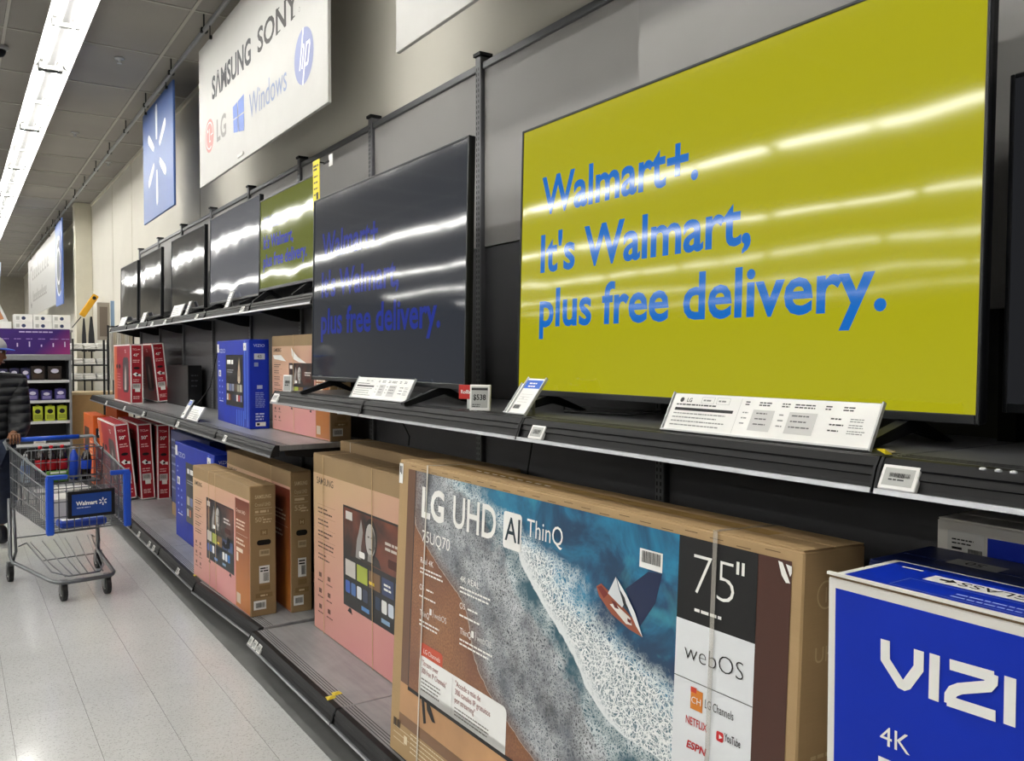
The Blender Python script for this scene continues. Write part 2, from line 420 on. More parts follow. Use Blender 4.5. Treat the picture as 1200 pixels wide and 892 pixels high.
# fluorescent fixtures
def fixture():
    t = Th('strip_light', '', 'ceiling light', (0, 0, 0), 0)
    h = M()                                       # trough: two flared wings and a top
    prof = [(-.15, 0), (-.145, 0), (-.085, .095), (.085, .095), (.145, 0), (.15, 0), (.09, .105), (.09, .15), (-.09, .15), (-.09, .105)]
    v = [(x, y, z) for y in (.01, 2.43) for x, z in prof]; n = len(prof)
    h.raw(v, [(i, (i+1) % n, n+(i+1) % n, n+i) for i in range(n)]+[(0, 1, 2, 9), (2, 3, 6, 9), (3, 4, 5, 6), (6, 7, 8, 9)]+[tuple(n+q for q in f) for f in ((9, 2, 1, 0), (9, 6, 3, 2), (6, 5, 4, 3), (9, 8, 7, 6))], m_refl)
    t.add('reflector', h)
    t.add('ballast_cover', M().box(-.035, .035, .03, 2.41, .055, .094, C('4a4a4a'), .006))
    for x in (-.06, .06):
        for y in (.05, 1.23): t.add('lamp_tube', M().cyl((x, y, .03), (x, y+1.15, .03), .013, m_tube, n=8))
    for y in (.02, 1.2, 2.385): t.add('lamp_socket', M().box(-.1, .1, y, y+.03,   .015, .09, C('6a6a68'), .005))
    return t.o
fx = fixture(); first = True
ROWS = (.79, -1.35, -4.1, -6.95, -9.8, -12.65, -15.5)
for r, x in enumerate(ROWS):
    for k in range(-3, 9 if (r == 0 or r > 3) else 11):
        o = fx if first else copy_tree(fx)
        first = False
        o.location = (x, 8.84-2.44+2.44*k, ZC-.152)
        o['group'] = 'fluorescent strip lights'
        o['label'] = ('bright twin tube ceiling strip light, %s in view from the top edge' % ('first', 'second', 'third', 'fourth', 'fifth', 'sixth', 'seventh', 'eighth', 'ninth')[k] if k >= 0 else 'strip light continuing the bright ceiling row above the picture') if r == 0 else 'fluorescent strip light in the parallel rows seen only as screen reflections'
# sprinklers and camera dome
for px, py, w in ((140, 68, 'near the lit strip, nearest'), (88, 155, 'farther along the ceiling'), (127, 190, 'near the sign pipe')):
    p = atZ(px, py, ZC)
    s = M().lathe([(.045, 0), (.04, -.012), (.015, -.014), (.012, -.04), (.022, -.045), (.02, -.05)], (p.x, p.y, ZC-.002), m_clear, 12)
    tag(s.build('sprinkler_head', smooth=True), 'small round sprinkler head in the ceiling '+w, 'sprinkler')
p = atZ(-1, 60, ZC-.05)
cd = Th('camera_dome', 'small black camera dome on the ceiling at the left frame edge', 'camera', (p.x, p.y, ZC-.005), 0)
cd.add('base_ring', M().lathe([(.07, 0), (.07, -.03), (.055, -.035)], (0, 0, 0), m_refl, 18))
cd.add('dome', M().lathe([(.055, -.035), (.05, -.06), (.035, -.085), (.015, -.095)], (0, 0, 0), m_black, 18), True)

# ------------------------------------------------------------------ gondola: bays, decks, shelves
BAY = 1.219; B0 = .97; GX = 2.06
def bk(k): return B0+BAY*k
slots = None
for k in range(-2, 9):
    y1 = bk(k+1)
    t = Th('gondola_bay', ['grey backed shelving bay at the near right end, partly out of frame', 'grey shelving bay behind the right half of the big yellow television', 'grey shelving bay behind the left half of the big yellow television',
        'grey shelving bay behind the big dark television', 'grey shelving bay above the left edge of the dark television, by the yellow tag', 'shelving bay behind the green television', 'shelving bay behind the grey silver looking television',
        'shelving bay behind the largest of the black televisions', 'shelving bay behind the gap of the black televisions', 'shelving bay behind the second black television from the far end', 'last shelving bay at the far end of the television wall'][k+2],
        'shelving', (GX, y1, 0), AISLE)
    t.add('lower_back_panel', M().box(.026, BAY-.026, .012, .035, .18, 2.18, m_panel_lo))
    t.add('upper_back_panel', M().box(.026, BAY-.026, .008, .035, 2.184, 2.995, m_panel_up))
    t.add('top_rail', M().box(.026, BAY-.026, -.004, .04, 2.995, 3.03, m_post, .004))
    up = t.add('upright', M().box(-.024, .024, -.012, .045, 0, 3.06, m_post, .004))
    t.add('upright_cap', M().box(-.03, .03, -.02, .05, 3.06, 3.075, m_black), parent=up)
    if slots is None:
        sm = M().frame((0, -.0125, 0), (1, 0, 0), (0, 0, 1))
        for i in range(115):
            for u in (-.013, .005): sm.rect(u, .2+i*.0245, u+.006, .2+i*.0245+.014, m_slot)
        slots = t.add('slot_holes', sm, parent=up)
    else: link_copy(slots, up)
    if k == -2: t.add('upright', M().box(BAY-.024, BAY+.024, -.012, .045, 0, 3.06, m_post, .004))

def rail_profile(): return [(.0, -.062), (.004, -.064), (.012, -.05), (.016, -.036), (.012, -.033), (.02, -.02), (.017, -.016), (.028, 0), (.055, 0), (.055, -.03), (.02, -.066)]
def price_rail(t, W, z, name='price_rail'):
    r = M().extr([(y, z+v) for y, v in rail_profile()], .004, W-.004, m_rail)
    ro = t.add(name, r)
    t.add('rail_lip', M().extr([(-.004, z-.066), (-.002, z-.056), (.006, z-.056), (.007, z-.068)], .004, W-.004, m_lip), parent=ro)
    for x in (.002, W-.008): t.add('rail_end_cap', M().extr([(-.003, z-.064), (.012, z-.02), (.026, z+.002), (.05, z+.002), (.05, z-.06)], x, x+.006, m_black), parent=ro)
    return ro
def shelf(label, k, xf, z, dm, brk=True, W=BAY, yaw=0.0, name='steel_shelf', depth=None):
    d = (GX-.014-xf) if depth is None else depth
    t = Th(name, label, 'shelf', (xf, bk(k+1), 0), AISLE+yaw)
    t.add('deck', M().box(.003, W-.003, .05, d, z-.03, z, dm, .003))
    g = M()
    for i, y in enumerate((.065, .078, .091, .104)): g.box(.01, W-.01, y, y+.003, z-.0005, z+.0008, m_rail)
    g2 = t.add('deck_grooves', g)
    price_rail(t, W, z)
    if brk:
        for x in (.012, W-.017):
            t.add('bracket', M().raw([(x+e, y, zz) for e in (0, .005) for y, zz in ((.08, z-.031), (d, z-.031), (d, z-.12), (d-.06, z-.115), (.09, z-.06))],
                  [(0, 1, 2, 3, 4)[::-1], (5, 6, 7, 8, 9), (0, 1, 6, 5), (1, 2, 7, 6), (2, 3, 8, 7), (3, 4, 9, 8), (4, 0, 5, 9)], m_black))
    return t
ZB, ZN, ZM, ZT = .18, 1.487, 1.185, 2.04
bl = ['front right base deck under the blue and white carton', 'base deck under the right half of the sea picture carton', 'base deck under the left half of the sea picture carton', 'empty grey base deck in front of the big pink carton',
      'base deck under the small pink carton with its front rail skewed', 'grey base deck in front of the blue carton', 'base deck next after the blue carton toward the red ones', 'base deck below the near ends of the red cartons', 'base deck under the red cartons behind the shopping cart', 'last base deck at the far end under the orange cartons']
for i, k in enumerate(range(-1, 9)):
    sk = (k == 3)
    xf = 1.315
    t = shelf('steel '+bl[i], k, xf-(.015 if sk else 0), ZB, m_deck, False, yaw=3.2 if sk else 0, name='base_deck', depth=.66 if sk else None, W=BAY-.03 if sk else BAY)
    t.add('kick_plate', M().box(.003, BAY-.003, .17, .19, 0, ZB-.031, m_blackm))
for k, l in ((-1, 'dark steel shelf at the right edge, with the white electronic label'), (0, 'dark steel shelf holding the long white info card before the yellow screen'), (1, 'dark steel shelf under the left half of the yellow screen'), (2, 'dark steel shelf under the big dark television'), ):
    shelf(l, k, 1.452, ZN, m_deck_dk)
for i, k in enumerate(range(3, 9)):
    shelf(['near end of the lower middle shelf, with the tall pink and tan carton', 'middle shelf bay with the blue carton', 'middle shelf bay with the tilted white info card', 'middle shelf bay with the black carton', 'middle shelf bay with the red cartons', 'far end of the middle shelf beyond the red cartons'][i], k, 1.452, ZM, m_deck)
    shelf(['shallow top shelf holding the green television', 'shallow top shelf holding the grey television', 'shallow top shelf below the largest black television', 'shallow top shelf between the black televisions', 'shallow top shelf below the second farthest black television', 'far end of the shallow top shelf, lowest in view'][i], k, 1.685, ZT, m_deck_dk)
mb = Th('mounting_board', 'flat grey mounting board behind the yellow television', 'board', (1.965, atX(748, 50, 1.965).y, ZN), AISLE)
mb.add('board', M().box(0, 1.45, 0, .02, .3, 1.60, mat('board_grey', '8c8a88', .5, var=.05, vs_=1.5), .002)); mb.add('bracket', M().box(.1, .14, .02, .08, .0, 1.5, m_black)); mb.add('bracket', M().box(1.2, 1.24, .02, .08, .0, 1.5, m_black))
# ------------------------------------------------------------------ televisions
def screen_mat(name, c, es, base='050607', wave=.25, rough=.06):
    k = NT(name); co = k.coord(); k.base(lin(base)); k.props(rough, 0, .42)
    k.put(k.b.inputs['Emission Color'], lin(c)); k.put(k.b.inputs['Emission Strength'], es)
    k.bump(k.noise(k.mapping(co, (2.2, 2.2, 3.2)), 1.0, 1, .4), wave, .02)
    return k.m
TVTXT = {}
def tv(label, yl, x, z, zb, W, H, scr, txt=None, lean=1.5, D=.06, group=None, legs=(.13, .87), yaw=0.0, legf=.15):
    t = Th('television', label, 'television', (x, yl, z), AISLE+yaw, 0, group)
    zb -= z; sl = math.tan(R(lean)); t.sh = (zb, sl)
    def ad(n, m, **kw): return t.add(n, m.shear(zb, sl), **kw)
    body = M().box(0, W, .003, .028, zb, zb+H, m_black, .004).box(W*.12, W*.88, .028, D, zb+.02, zb+H*.62, m_black, .012)
    ad('body', body)
    b = .009; bz = M()
    bz.box(0, b, -.004, .012, zb, zb+H, m_bezel, .002).box(W-b, W, -.004, .012, zb, zb+H, m_bezel, .002)
    bz.box(b, W-b, -.004, .012, zb+H-b, zb+H, m_bezel, .002).box(b, W-b, -.004, .012, zb, zb+.02, m_bezel, .002)
    ad('bezel', bz)
    s = front(); s.rect(b, zb+.02, W-b, zb+H-b, scr, L=0); s.V = [(x_, y_, z_) for x_, y_, z_ in s.V]
    ad('screen', s)
    if txt:
        for i, (st, fu, fv, fw, fh) in enumerate(TVTXT['lay']):
            q = front(); q.text(st, fu*W, zb+fv*H, fh*H, txt, w=fw*W, L=1, bold=.022); ad('screen_lettering', q)
    for f in legs:
        u = f*W; l = M()
        l.raw([(u+e, y, v) for e in (-.014, .014) for y, v in ((.005, zb+.03), (.045, zb+.03), (.045, zb), (D+.12, .0), (D+.09, 0), (.03, zb-.025), (-legf+.03, 0), (-legf, 0), (-legf, .012), (.005, zb))],
              [tuple(range(10))[::-1], tuple(range(10, 20))]+[(i, (i+1) % 10, 10+(i+1) % 10, 10+i) for i in range(10)], m_black)
        t.add('stand_leg', l)
    return t
m_sy = screen_mat('screen_yellow', 'a8a414', .82, wave=.07)
m_sytxt = screen_mat('screen_yellow_text', '1565b8', .85, wave=.07)
m_sd = screen_mat('screen_dark', '363a42', .62, wave=.06); m_sdtxt = screen_mat('screen_dark_text', '26389a', .62, wave=.06)
m_sg = screen_mat('screen_green', '6c7620', .6, wave=.12); m_sgtxt = screen_mat('screen_green_text', '2a35a5', .9, wave=.12)
m_sgr = screen_mat('screen_grey', '6d7078', .5, wave=.12); m_so = screen_mat('screen_off', '303236', .4, wave=.14); m_so2 = screen_mat('screen_off_right', '2c2d30', .5, wave=.2)
# text layout measured on the yellow screen
probe = Th('television', 'x', 'x', (1.72, 2.587, ZN), AISLE); probe.sh = (1.541-ZN, math.tan(R(1.5)))
lay = []
for st, A, Bq, T in (('Walmart+.', (635.5, 249), (819, 211), (634.8, 210)), ("It's Walmart,", (634, 318.5), (881, 284), (634, 275)), ('plus free delivery.', (631, 383.5), (1036.5, 360), (631, 342))):
    a, b_, c = probe.uv(*A), probe.uv(*Bq), probe.uv(*T); zb = 1.541-ZN
    lay.append((st, a[0]/1.675, ((a[1]+b_[1])/2-zb)/.953, (b_[0]-a[0])/1.675, (c[1]-a[1])/.953))
bpy.data.objects.remove(probe.o)
hh = (lay[0][4]+lay[1][4])/2
um_ = sum(q[1] for q in lay)/3
TVTXT['lay'] = [(s_, um_, v, w, hh) for s_, u, v, w, h in lay]
print('TVLAY', TVTXT['lay'])
tv('huge television showing a yellow screen with blue lettering', 2.587, 1.72, ZN, 1.541, 1.675, .953, m_sy, m_sytxt, legs=(.1, .9))
tv('large dark grey television with dim blue lettering left of the yellow one', 4.42, 1.615, ZN, 1.553, 1.64, .955, m_sd, m_sdtxt, lean=1.2, legs=(.14, .86))
tv('dark television cut off by the right frame edge', .94, 1.86, ZN, 1.56, 1.24, .71, m_so2, lean=1.0)
tv('green lit television with blue lettering on the top shelf', 5.95, 1.80, ZT, 2.125, 1.08, .63, m_sg, m_sgtxt, lean=1.0, legf=.09)
tv('silver grey reflecting television beside the green one on the top shelf', 7.32, 1.80, ZT, 2.10, 1.36, .71, m_sgr, lean=1.0, legf=.09)
tv('wide black television standing third from the far end of the top shelf', 8.82, 1.80, ZT, 2.09, 1.31, .71, m_so, lean=1.0, legf=.09)
tv('black television standing second from the far end of the top shelf', 10.48, 1.80, ZT, 2.09, 1.17, .71, m_so, lean=1.0, legf=.09)
tv('black television at the very far end of the top shelf', 11.80, 1.80, ZT, 2.09, 1.15, .70, m_so, lean=1.0, legf=.09)
# ------------------------------------------------------------------ cartons
def carton(name, label, Cx, Cy, z, W, D, H, body, yaw=0.0, lean=0.0, group=None, edge=None, lid=True, rz=AISLE):
    ex = Vector((math.cos(R(rz+yaw)), math.sin(R(rz+yaw)))); l = Vector((Cx, Cy))-ex*W
    t = Th(name, label, 'carton', (l.x, l.y, z+D*math.sin(R(abs(lean)))), rz+yaw, -lean, group); t.W, t.D, t.H = W, D, H
    t.add('carton_body', M().box(0, W, 0, D, 0, H, body, .004))
    if lid:                                    # two top flaps with a taped seam
        for a, b in ((.002, D*.49), (D*.51, D-.002)): t.add('top_flap', M().box(.002, W-.002, a, b, H, H+.003, edge or body, .001))
    return t
def endf(t): return M().frame((t.W, 0, 0), (0, 1, 0), (0, 0, 1))      # right end face, normal +x
def topf(t): return M().frame((0, 0, t.H+.003), (1, 0, 0), (0, 1, 0))
WH = C('f4f3ef'); BK = C('0c0c0e'); GYT = C('c9c6c0')

# --- the carton with the sea picture
def sea_mat(t):
    k = NT('sea_print'); co = k.sep(k.coord()); W, H = t.W, t.H
    u, v = co[0], co[2]; un = k.math('DIVIDE', u, W); vn = k.math('DIVIDE', v, H)
    p2 = k.comb(u, v, 0.0)
    def cv(pts):
        q = []
        for p in pts: a = t.uv(*p); q.append((a[1]/H, a[0]/W))
        q = sorted(q); lo, hi = q[0], q[-1]
        q = [(0.0, min(1, lo[1]+(q[1][1]-lo[1])/(q[1][0]-lo[0])*(-lo[0])))]+q+[(1.0, hi[1])]
        return k.curve(vn, q)
    nz = k.math('SUBTRACT', k.noise(p2, 5, 4), .5); nz2 = k.math('SUBTRACT', k.noise(p2, 22, 4, .6), .5)
    wob = k.math('ADD', k.math('MULTIPLY', nz, .03), k.math('MULTIPLY', nz2, .02))
    def dist(pts): return k.math('ADD', k.math('SUBTRACT', un, cv(pts)), wob)
    s1 = dist([(486, 560), (487, 610), (500, 640), (520, 672), (545, 715), (556, 770), (572, 808), (598, 850), (625, 890)])
    s2 = dist([(530, 562), (560, 600), (585, 640), (600, 690), (640, 745), (668, 800), (690, 850), (712, 890)])
    s3 = dist([(606, 600), (608, 650), (626, 690), (650, 730), (676, 780), (702, 830), (735, 865), (775, 890)])
    s4 = dist([(520, 556), (560, 592), (596, 628), (630, 652), (646, 690), (674, 725), (715, 760), (760, 800), (785, 850), (800, 890)])
    sand = k.mix(k.rng(k.noise(p2, 130, 3, .7), .35, .65), lin('7a4a2c'), lin('a87448'))
    sand = k.mix(k.rng(k.noise(p2, 3, 2), .35, .65), sand, lin('6e3f28'))
    sand = k.mix(k.rng(u, .12, .0), sand, lin('c69a70'))
    big = k.noise(p2, 4.5, 5, .6, .8)
    sea = k.mix(k.rng(big, .35, .68, smooth=True), lin('06395c'), lin('1f86b0'))
    sea = k.mix(k.rng(un, .16, .5), lin('1b4f60'), sea)
    sea = k.mix(k.rng(k.noise(p2, 3.2, 3, .5, 1.5), .58, .72), sea, lin('0d2c58'))
    sea = k.mix(k.math('MULTIPLY', k.rng(k.noise(k.mapping(p2, loc=(3, 1, 0)), 6, 4, .6, .5), .58, .75), .5), sea, lin('4fb6c6'))
    def lace(scale, w, seed):
        d = k.mapping(p2, loc=(seed, seed*.7, 0)); q = k.n('ShaderNodeVectorMath', operation='ADD')
        k.put(q.inputs[0], d); nn = k.n('ShaderNodeTexNoise'); k.put(nn.inputs['Vector'], p2); nn.inputs['Scale'].default_value = 14; nn.inputs['Detail'].default_value = 4
        sc = k.n('ShaderNodeVectorMath', operation='SCALE'); k.put(sc.inputs[0], nn.outputs[1]); sc.inputs['Scale'].default_value = .07
        k.put(q.inputs[1], sc.outputs[0])
        e = k.vor(q.outputs[0], scale); return k.rng(e, w, w*.35)
    fine = k.math('MAXIMUM', lace(75, .13, 1.3), lace(120, .16, 4.1)); cell = k.math('MAXIMUM', lace(62, .13, 2.2), lace(140, .12, 6.0))
    # thin wash on the sand (greyish foam), then trough, then breaking wave, then open sea
    wash = k.mix(k.math('MULTIPLY', fine, k.rng(k.noise(p2, 7, 5, .65), .35, .66, .1, .85)), k.mix(k.rng(k.noise(p2, 9, 4), .35, .65), lin('34363c'), lin('5c626c')), lin('d5d9dc'))
    wash = k.mix(k.rng(s1, .0, .06), k.mix(k.math('MULTIPLY', fine, .35), lin('55382e'), lin('a89a94')), wash)
    wash = k.mix(k.math('MULTIPLY', k.rng(k.math('ABSOLUTE', s1), .004, .0015), .6), wash, lin('d9cfc6'))
    c = k.mix(k.rng(s1, -.001, .001), sand, wash)
    thin = k.mix(k.math('MULTIPLY', fine, k.rng(k.noise(p2, 7, 3), .4, .62)), lin('174f60'), lin('cfd8da'))
    c = k.mix(k.rng(k.math('ADD', s2, k.math('MULTIPLY', nz2, .12)), -.012, .016), c, thin)
    wave = k.mix(cell, lin('55727e'), lin('f4f6f6'))
    wave = k.mix(k.rng(k.math('ADD', s3, k.math('MULTIPLY', nz2, .03)), .035, .008), wave, lin('e9edee'))
    c = k.mix(k.rng(s3, -.0015, .0015), c, wave)
    edge = k.math('ADD', s4, k.math('MULTIPLY', nz2, .14))
    spray = k.mix(k.math('MULTIPLY', cell, k.rng(edge, .13, .03)), sea, lin('dfe9ea'))
    c = k.mix(k.rng(edge, -.02, .04), c, spray)
    k.base(c); k.props(.35, 0, .45)
    return k.m
lg = carton('television_carton', 'largest carton with a sea, surf and sailboat picture below the yellow screen', 1.385, 1.108, ZB, 1.835, .205, 1.095, m_kraft, lean=2.6, yaw=.4)
W, D, H = lg.W, lg.D, lg.H
U = lg.uv
def q4(m, pts, mt, L=1, th=lg): m.poly([th.uv(*p) for p in pts], mt, L)
uL, uS, uP, uB, uE = U(474, 640)[0]+.012, U(485.5, 640)[0], U(795.7, 670)[0], U(887.6, 700)[0], U(927, 700)[0]
vT = (U(486, 551)[1]+U(797, 626.5)[1])/2; vBz = (U(481, 803)[1]+U(596, 890)[1])/2
m1 = front()
m1.rect(uL, vBz-.155, uE, vT, C('6b4a36', .4), 1)                    # brown surround of the pictured television
m1.rect(uL, vBz-.155, uE, vBz, mat('print_tan_glow', 'b98d62', .4, var=.25, vs_=2.5), 2)
m1.rect(uL, vBz-.155, uE, vBz-.115, C('7c5a3e', .4), 3)
m1.rect(uS-.006, vBz-.014, uB, vBz, BK, 3); m1.rect(uS-.008, vBz, uS, vT, C('2a1c16', .4), 2)
lg.add('front_print', m1)
sp = front(); sp.rect(uS, vBz, uP, vT, sea_mat(lg), 3); lg.add('sea_picture', sp)
bp = front(); vD = (U(794.2, 722.7)[1]+U(886, 754.8)[1])/2; vE = (U(794, 790)[1]+U(883, 829)[1])/2
bp.rect(uP, vD, uB, vT, BK, 3).rect(uP, vBz, uB, vD, C('e6e9ec', .35), 3).rect(uP, vE-.001, uB, vE+.001, C('3a3a3c'), 4)
bp.rect(uB, vBz, uE, vT, C('4a2a20', .4), 2)
lg.add('spec_panel', bp)
# legs of the pictured television
gp = front(); q4(gp, [(494, 812), (497.5, 815), (500, 848), (497, 848)], BK, 4); q4(gp, [(500, 818), (503, 821), (511, 848), (507, 846), (501, 832)], BK, 4)
lg.add('front_print_legs', gp)
tx = front()
for st, A, B_, T, bo in (('LG', (495, 604.5), (521, 613), (495.3, 571.3), .03), ('UHD', (531.5, 617.5), (582, 633), (531.3, 581.3), .012), ('ThinQ', (618.5, 628), (660.5, 641), (617.5, 607), 0.0), ('75UQ70', (495.8, 633.5), (528, 646.7), (494.7, 620), 0.0)):
    tpx(tx, lg, st, A, B_, T, WH, L=6, bold=bo)
a, b_ = U(590, 641.7), U(613, 603.7); tx.rrect(a[0], (a[1]+U(612.5, 647.5)[1])/2, b_[0], (b_[1]+U(590, 598)[1])/2, .012, WH, 5)
tpx(tx, lg, 'AI', (592.8, 632), (610, 638), (592.8, 604.5), C('122a36'), L=6, bold=.005)
for (x, y, big, x2) in ((494, 659, 'Real 4K', 509), (540.5, 681, '4K REAL', 563), (493, 720, 'ThinQ', 504), (540, 742, 'ThinQ', 553)):
    h = .02; a = U(x, y); b_ = U(x2, y+5); tx.text(big, a[0], a[1], h, WH, w=b_[0]-a[0], L=6)
    tx.lines(a[0], a[0]+.17 if x < 500 else a[0]+.21, a[1]-.022, 2, .014, .006, WH, 6)
for x, y in ((504.5, 715), (553.5, 741)):
    a = U(x, y); tx.rrect(a[0], a[1]-.016, a[0]+.016, a[1]+.006, .003, WH, 6); tx.rect(a[0]+.026, a[1]-.02, a[0]+.028, a[1]+.008, WH, 6)
    tx.text('webOS', a[0]+.036, a[1]-.018, .02, C('d9d9d6'), L=6)
for x, y in ((493, 687), (540, 709)):
    a = U(x, y); tx.ring(a[0]+.01, a[1], .01, .0075, WH, 6); tx.text('5', a[0]+.024, a[1]-.008, .018, WH, L=6); tx.lines(a[0]+.05, a[0]+.12, a[1]-.004, 1, .01, .006, WH, 6); tx.lines(a[0], a[0]+.15, a[1]-.035, 1, .01, .006, WH, 6)
lg.words('lettering', tx)
# channels card
cc = front(); a, b_ = U(492.2, 785), U(594, 855); ctop, cbot = (U(492.8, 765)[1]+U(580, 822)[1])/2, vBz
cc.rrect(a[0], cbot+.0, b_[0], ctop, .02, C('f3f3f1', .35), 5); cc.rect(a[0], cbot, b_[0]-.0, cbot+.03, C('f3f3f1', .35), 5)
cc.rrect(a[0]+.004, ctop-.03, a[0]+.165, ctop+.045, .014, C('c94a2a', .35), 4)
cc.text('LG Channels', a[0]+.03, ctop+.012, .016, WH, L=6)
RD = C('8c3b34'); um = a[0]+(b_[0]-a[0])*.42
hc_ = ctop-cbot; th_ = hc_*.13
cc.text('"Stream over', a[0]+.02, ctop-hc_*.22, th_, RD, w=.12, L=6); cc.text('300 free IP Channels"', a[0]+.02, ctop-hc_*.42, th_, RD, w=.18, L=6); cc.lines(a[0]+.02, a[0]+.17, ctop-hc_*.58, 4, hc_*.09, hc_*.035, C('77736e'), 6)
cc.text('"Accede a m\u00e1s de', um+.02, ctop-hc_*.22, th_, RD, w=.16, L=6); cc.text('300 canales IP gratuitos', um+.02, ctop-hc_*.41, th_, RD, w=.22, L=6); cc.text('por streaming"', um+.02, ctop-hc_*.60, th_, RD, w=.13, L=6)
cc.lines(um+.02, um+.24, ctop-hc_*.74, 3, hc_*.08, hc_*.03, C('77736e'), 6); cc.rect(um-.001, cbot+.01, um+.001, ctop-.01, C('c9c7c4'), 6)
lg.add('channels_card', cc)
# spec panel text
sx = front()
tpx(sx, lg, '75', (813, 696), (861, 709), (812.4, 648), WH, L=5, bold=-.022)
a = U(864, 673); sx.rect(a[0], a[1], a[0]+.008, a[1]+.028, WH, 5).rect(a[0]+.015, a[1], a[0]+.023, a[1]+.028, WH, 5)
a = U(815, 716); sx.lines(a[0], a[0]+.10, a[1], 1, .01, .007, WH, 5)
tpx(sx, lg, 'webOS', (803, 771.6), (872, 797), (803.5, 752), BK, L=5, bold=-.018)
a, b_ = U(810, 832), U(825, 812); sx.rect(a[0], a[1]+.005, b_[0], b_[1], C('d9822b'), 5).rect(a[0], b_[1]-.008, a[0]+.018, b_[1]+.004, C('c8402a'), 6)
sx.text('CH', (a[0]+b_[0])/2, (a[1]+b_[1])/2-.006, .015, WH, L=7, al='c')
tpx(sx, lg, 'LG Channels', (827, 830), (860.5, 844), (827, 820), C('4a4a4c'), L=5)
tpx(sx, lg, 'NETFLIX', (804.7, 847), (829.5, 857.5), (804.7, 838), C('c03030'), L=5, bold=.012)
tpx(sx, lg, 'YouTube', (850, 868), (868.5, 876.5), (850, 859), C('39393b'), L=5, bold=.015)
a, b_ = U(840.3, 867), U(849, 861); sx.rrect(a[0], a[1], b_[0], b_[1]+.003, .005, C('c8242a'), 5); sx.poly([(a[0]+.009, a[1]+.006), (a[0]+.019, (a[1]+b_[1])/2+.002), (a[0]+.009, b_[1]-.003)], WH, 6)
tpx(sx, lg, 'ESPN', (805.4, 876), (827.4, 884.5), (805.4, 867.5), C('c0242c'), L=5, bold=.03, shear=.2)
lg.words('spec_lettering', sx)
bc = front(); a, b_ = U(750.5, 662), U(777.8, 655); bc.rect(a[0], a[1]-.004, b_[0], b_[1]+.012, WH, 5); bc.bars(a[0]+.008, b_[0]-.006, a[1]+.010, b_[1]+.008, BK, 6); lg.add('barcode_label', bc)
bo = front()
q4(bo, [(734, 690), (760.8, 670), (777, 673), (769, 707), (751, 734)], C('0d2148', .35), 4)
q4(bo, [(700, 687), (705.6, 683.7), (714, 692), (729, 708), (745, 728), (754.5, 747), (738, 737), (717.7, 719.4), (703, 698)], C('9a5238', .35), 5)
q4(bo, [(701.5, 688), (706, 686), (714, 696), (709, 701)], C('7a2622', .35), 6); q4(bo, [(716, 708), (722, 707), (740, 724), (742, 733), (735, 731)], C('e6e2dc', .35), 6)
q4(bo, [(718, 703), (723, 706), (727, 714), (722, 712)], C('6a1f20', .35), 7); q4(bo, [(737, 724), (741, 727), (741, 731), (737, 728)], C('6a1f20', .35), 7)
q4(bo, [(723.7, 675.7), (727, 690), (733, 708), (731, 712), (714.3, 695)], C('dfe3e6', .35), 8)
q4(bo, [(724.5, 677), (736, 697), (746, 718), (755, 747), (747, 733), (738, 712), (729, 693)], C('eceef0', .35), 8)
q4(bo, [(728, 690), (734, 700), (738, 714), (733, 709)], C('23272c', .35), 9)
lg.add('sailboat_picture', bo)
wm = front(); q4(wm, [(913, 657), (918, 659), (927, 684), (922, 683), (917, 674)], WH, 4); q4(wm, [(922, 661), (929, 664), (929, 672), (927, 676)], WH, 4); lg.add('white_mark', wm)
km = front(); a = U(470, 850)
for i in range(3): km.rect(.035, .055+i*.022, .13+.03*i, .057+i*.022, C('e6d9bc'), 3)
km.rect(.03, .1, .055, .13, C('4a3b28'), 3).rect(.06, .1, .085, .13, C('4a3b28'), 3).rect(.12, .06, .145, .09, C('e6d9bc'), 3); km.lines(.17, .5, .11, 5, .016, .004, C('e6d9bc'), 3)
lg.add('care_symbols', km)
fl = front(); fl.rect(.004, H-.085, .034, H-.01, WH, 4); fl.rect(.01, H-.045, .017, H-.02, BK, 5).rect(.02, H-.05, .027, H-.02, BK, 5); lg.add('corner_label', fl)
def strap(t, u, mt, w=.006, name='strap'):
    s = M().box(u-w/2, u+w/2, -.0062, -.0052, 0, t.H+.004, mt).box(u-w/2, u+w/2, -.0062, t.D+.002, t.H+.0035, t.H+.0045, mt); return t.add(name, s)
m_tape = mat('clear_tape', 'cfcac0', .15); m_tape.node_tree.nodes['Principled BSDF'].inputs['Alpha'].default_value = .28
mstr = mat('clear_strap', 'd8d4c8', .2); strap(lg, U(497, 650)[0]+.012, mstr, .007); strap(lg, U(838, 690)[0], m_tape, .013, 'tape')
tn = front()
for i in range(22): tn.rect(.1+i*.078, H-.012-.004*(i % 3), .14+i*.078, H-.010-.004*(i % 3), m_kraft_dk, 4)
lg.add('staple_slits', tn)
tp = topf(lg); tp.rect(.2, D*.35, W-.15, D*.62, mat('shiny_tape', 'cfa86a', .12), 1)
for i in range(9): tp.rect(.42+i*.05, D*.40, .45+i*.05, D*.44, C('efe6d2'), 2)
lg.add('top_tape', tp)
ef = endf(lg); ic, iu = lg.end(968, 697, W), lg.end(954.5, 778, W); EK = C('c9b184')
ef.ring(ic[0], ic[1], .03, .026, EK, 1); ef.rect(ic[0]-.002, ic[1]-.016, ic[0]+.002, ic[1]+.016, EK, 1); ef.lines(iu[0]-.002, D*.9, iu[1]-.2, 5, .02, .008, EK, 1)
ef.text('UHD', iu[0], iu[1], .032, EK, L=1)
lg.add('end_print', ef)

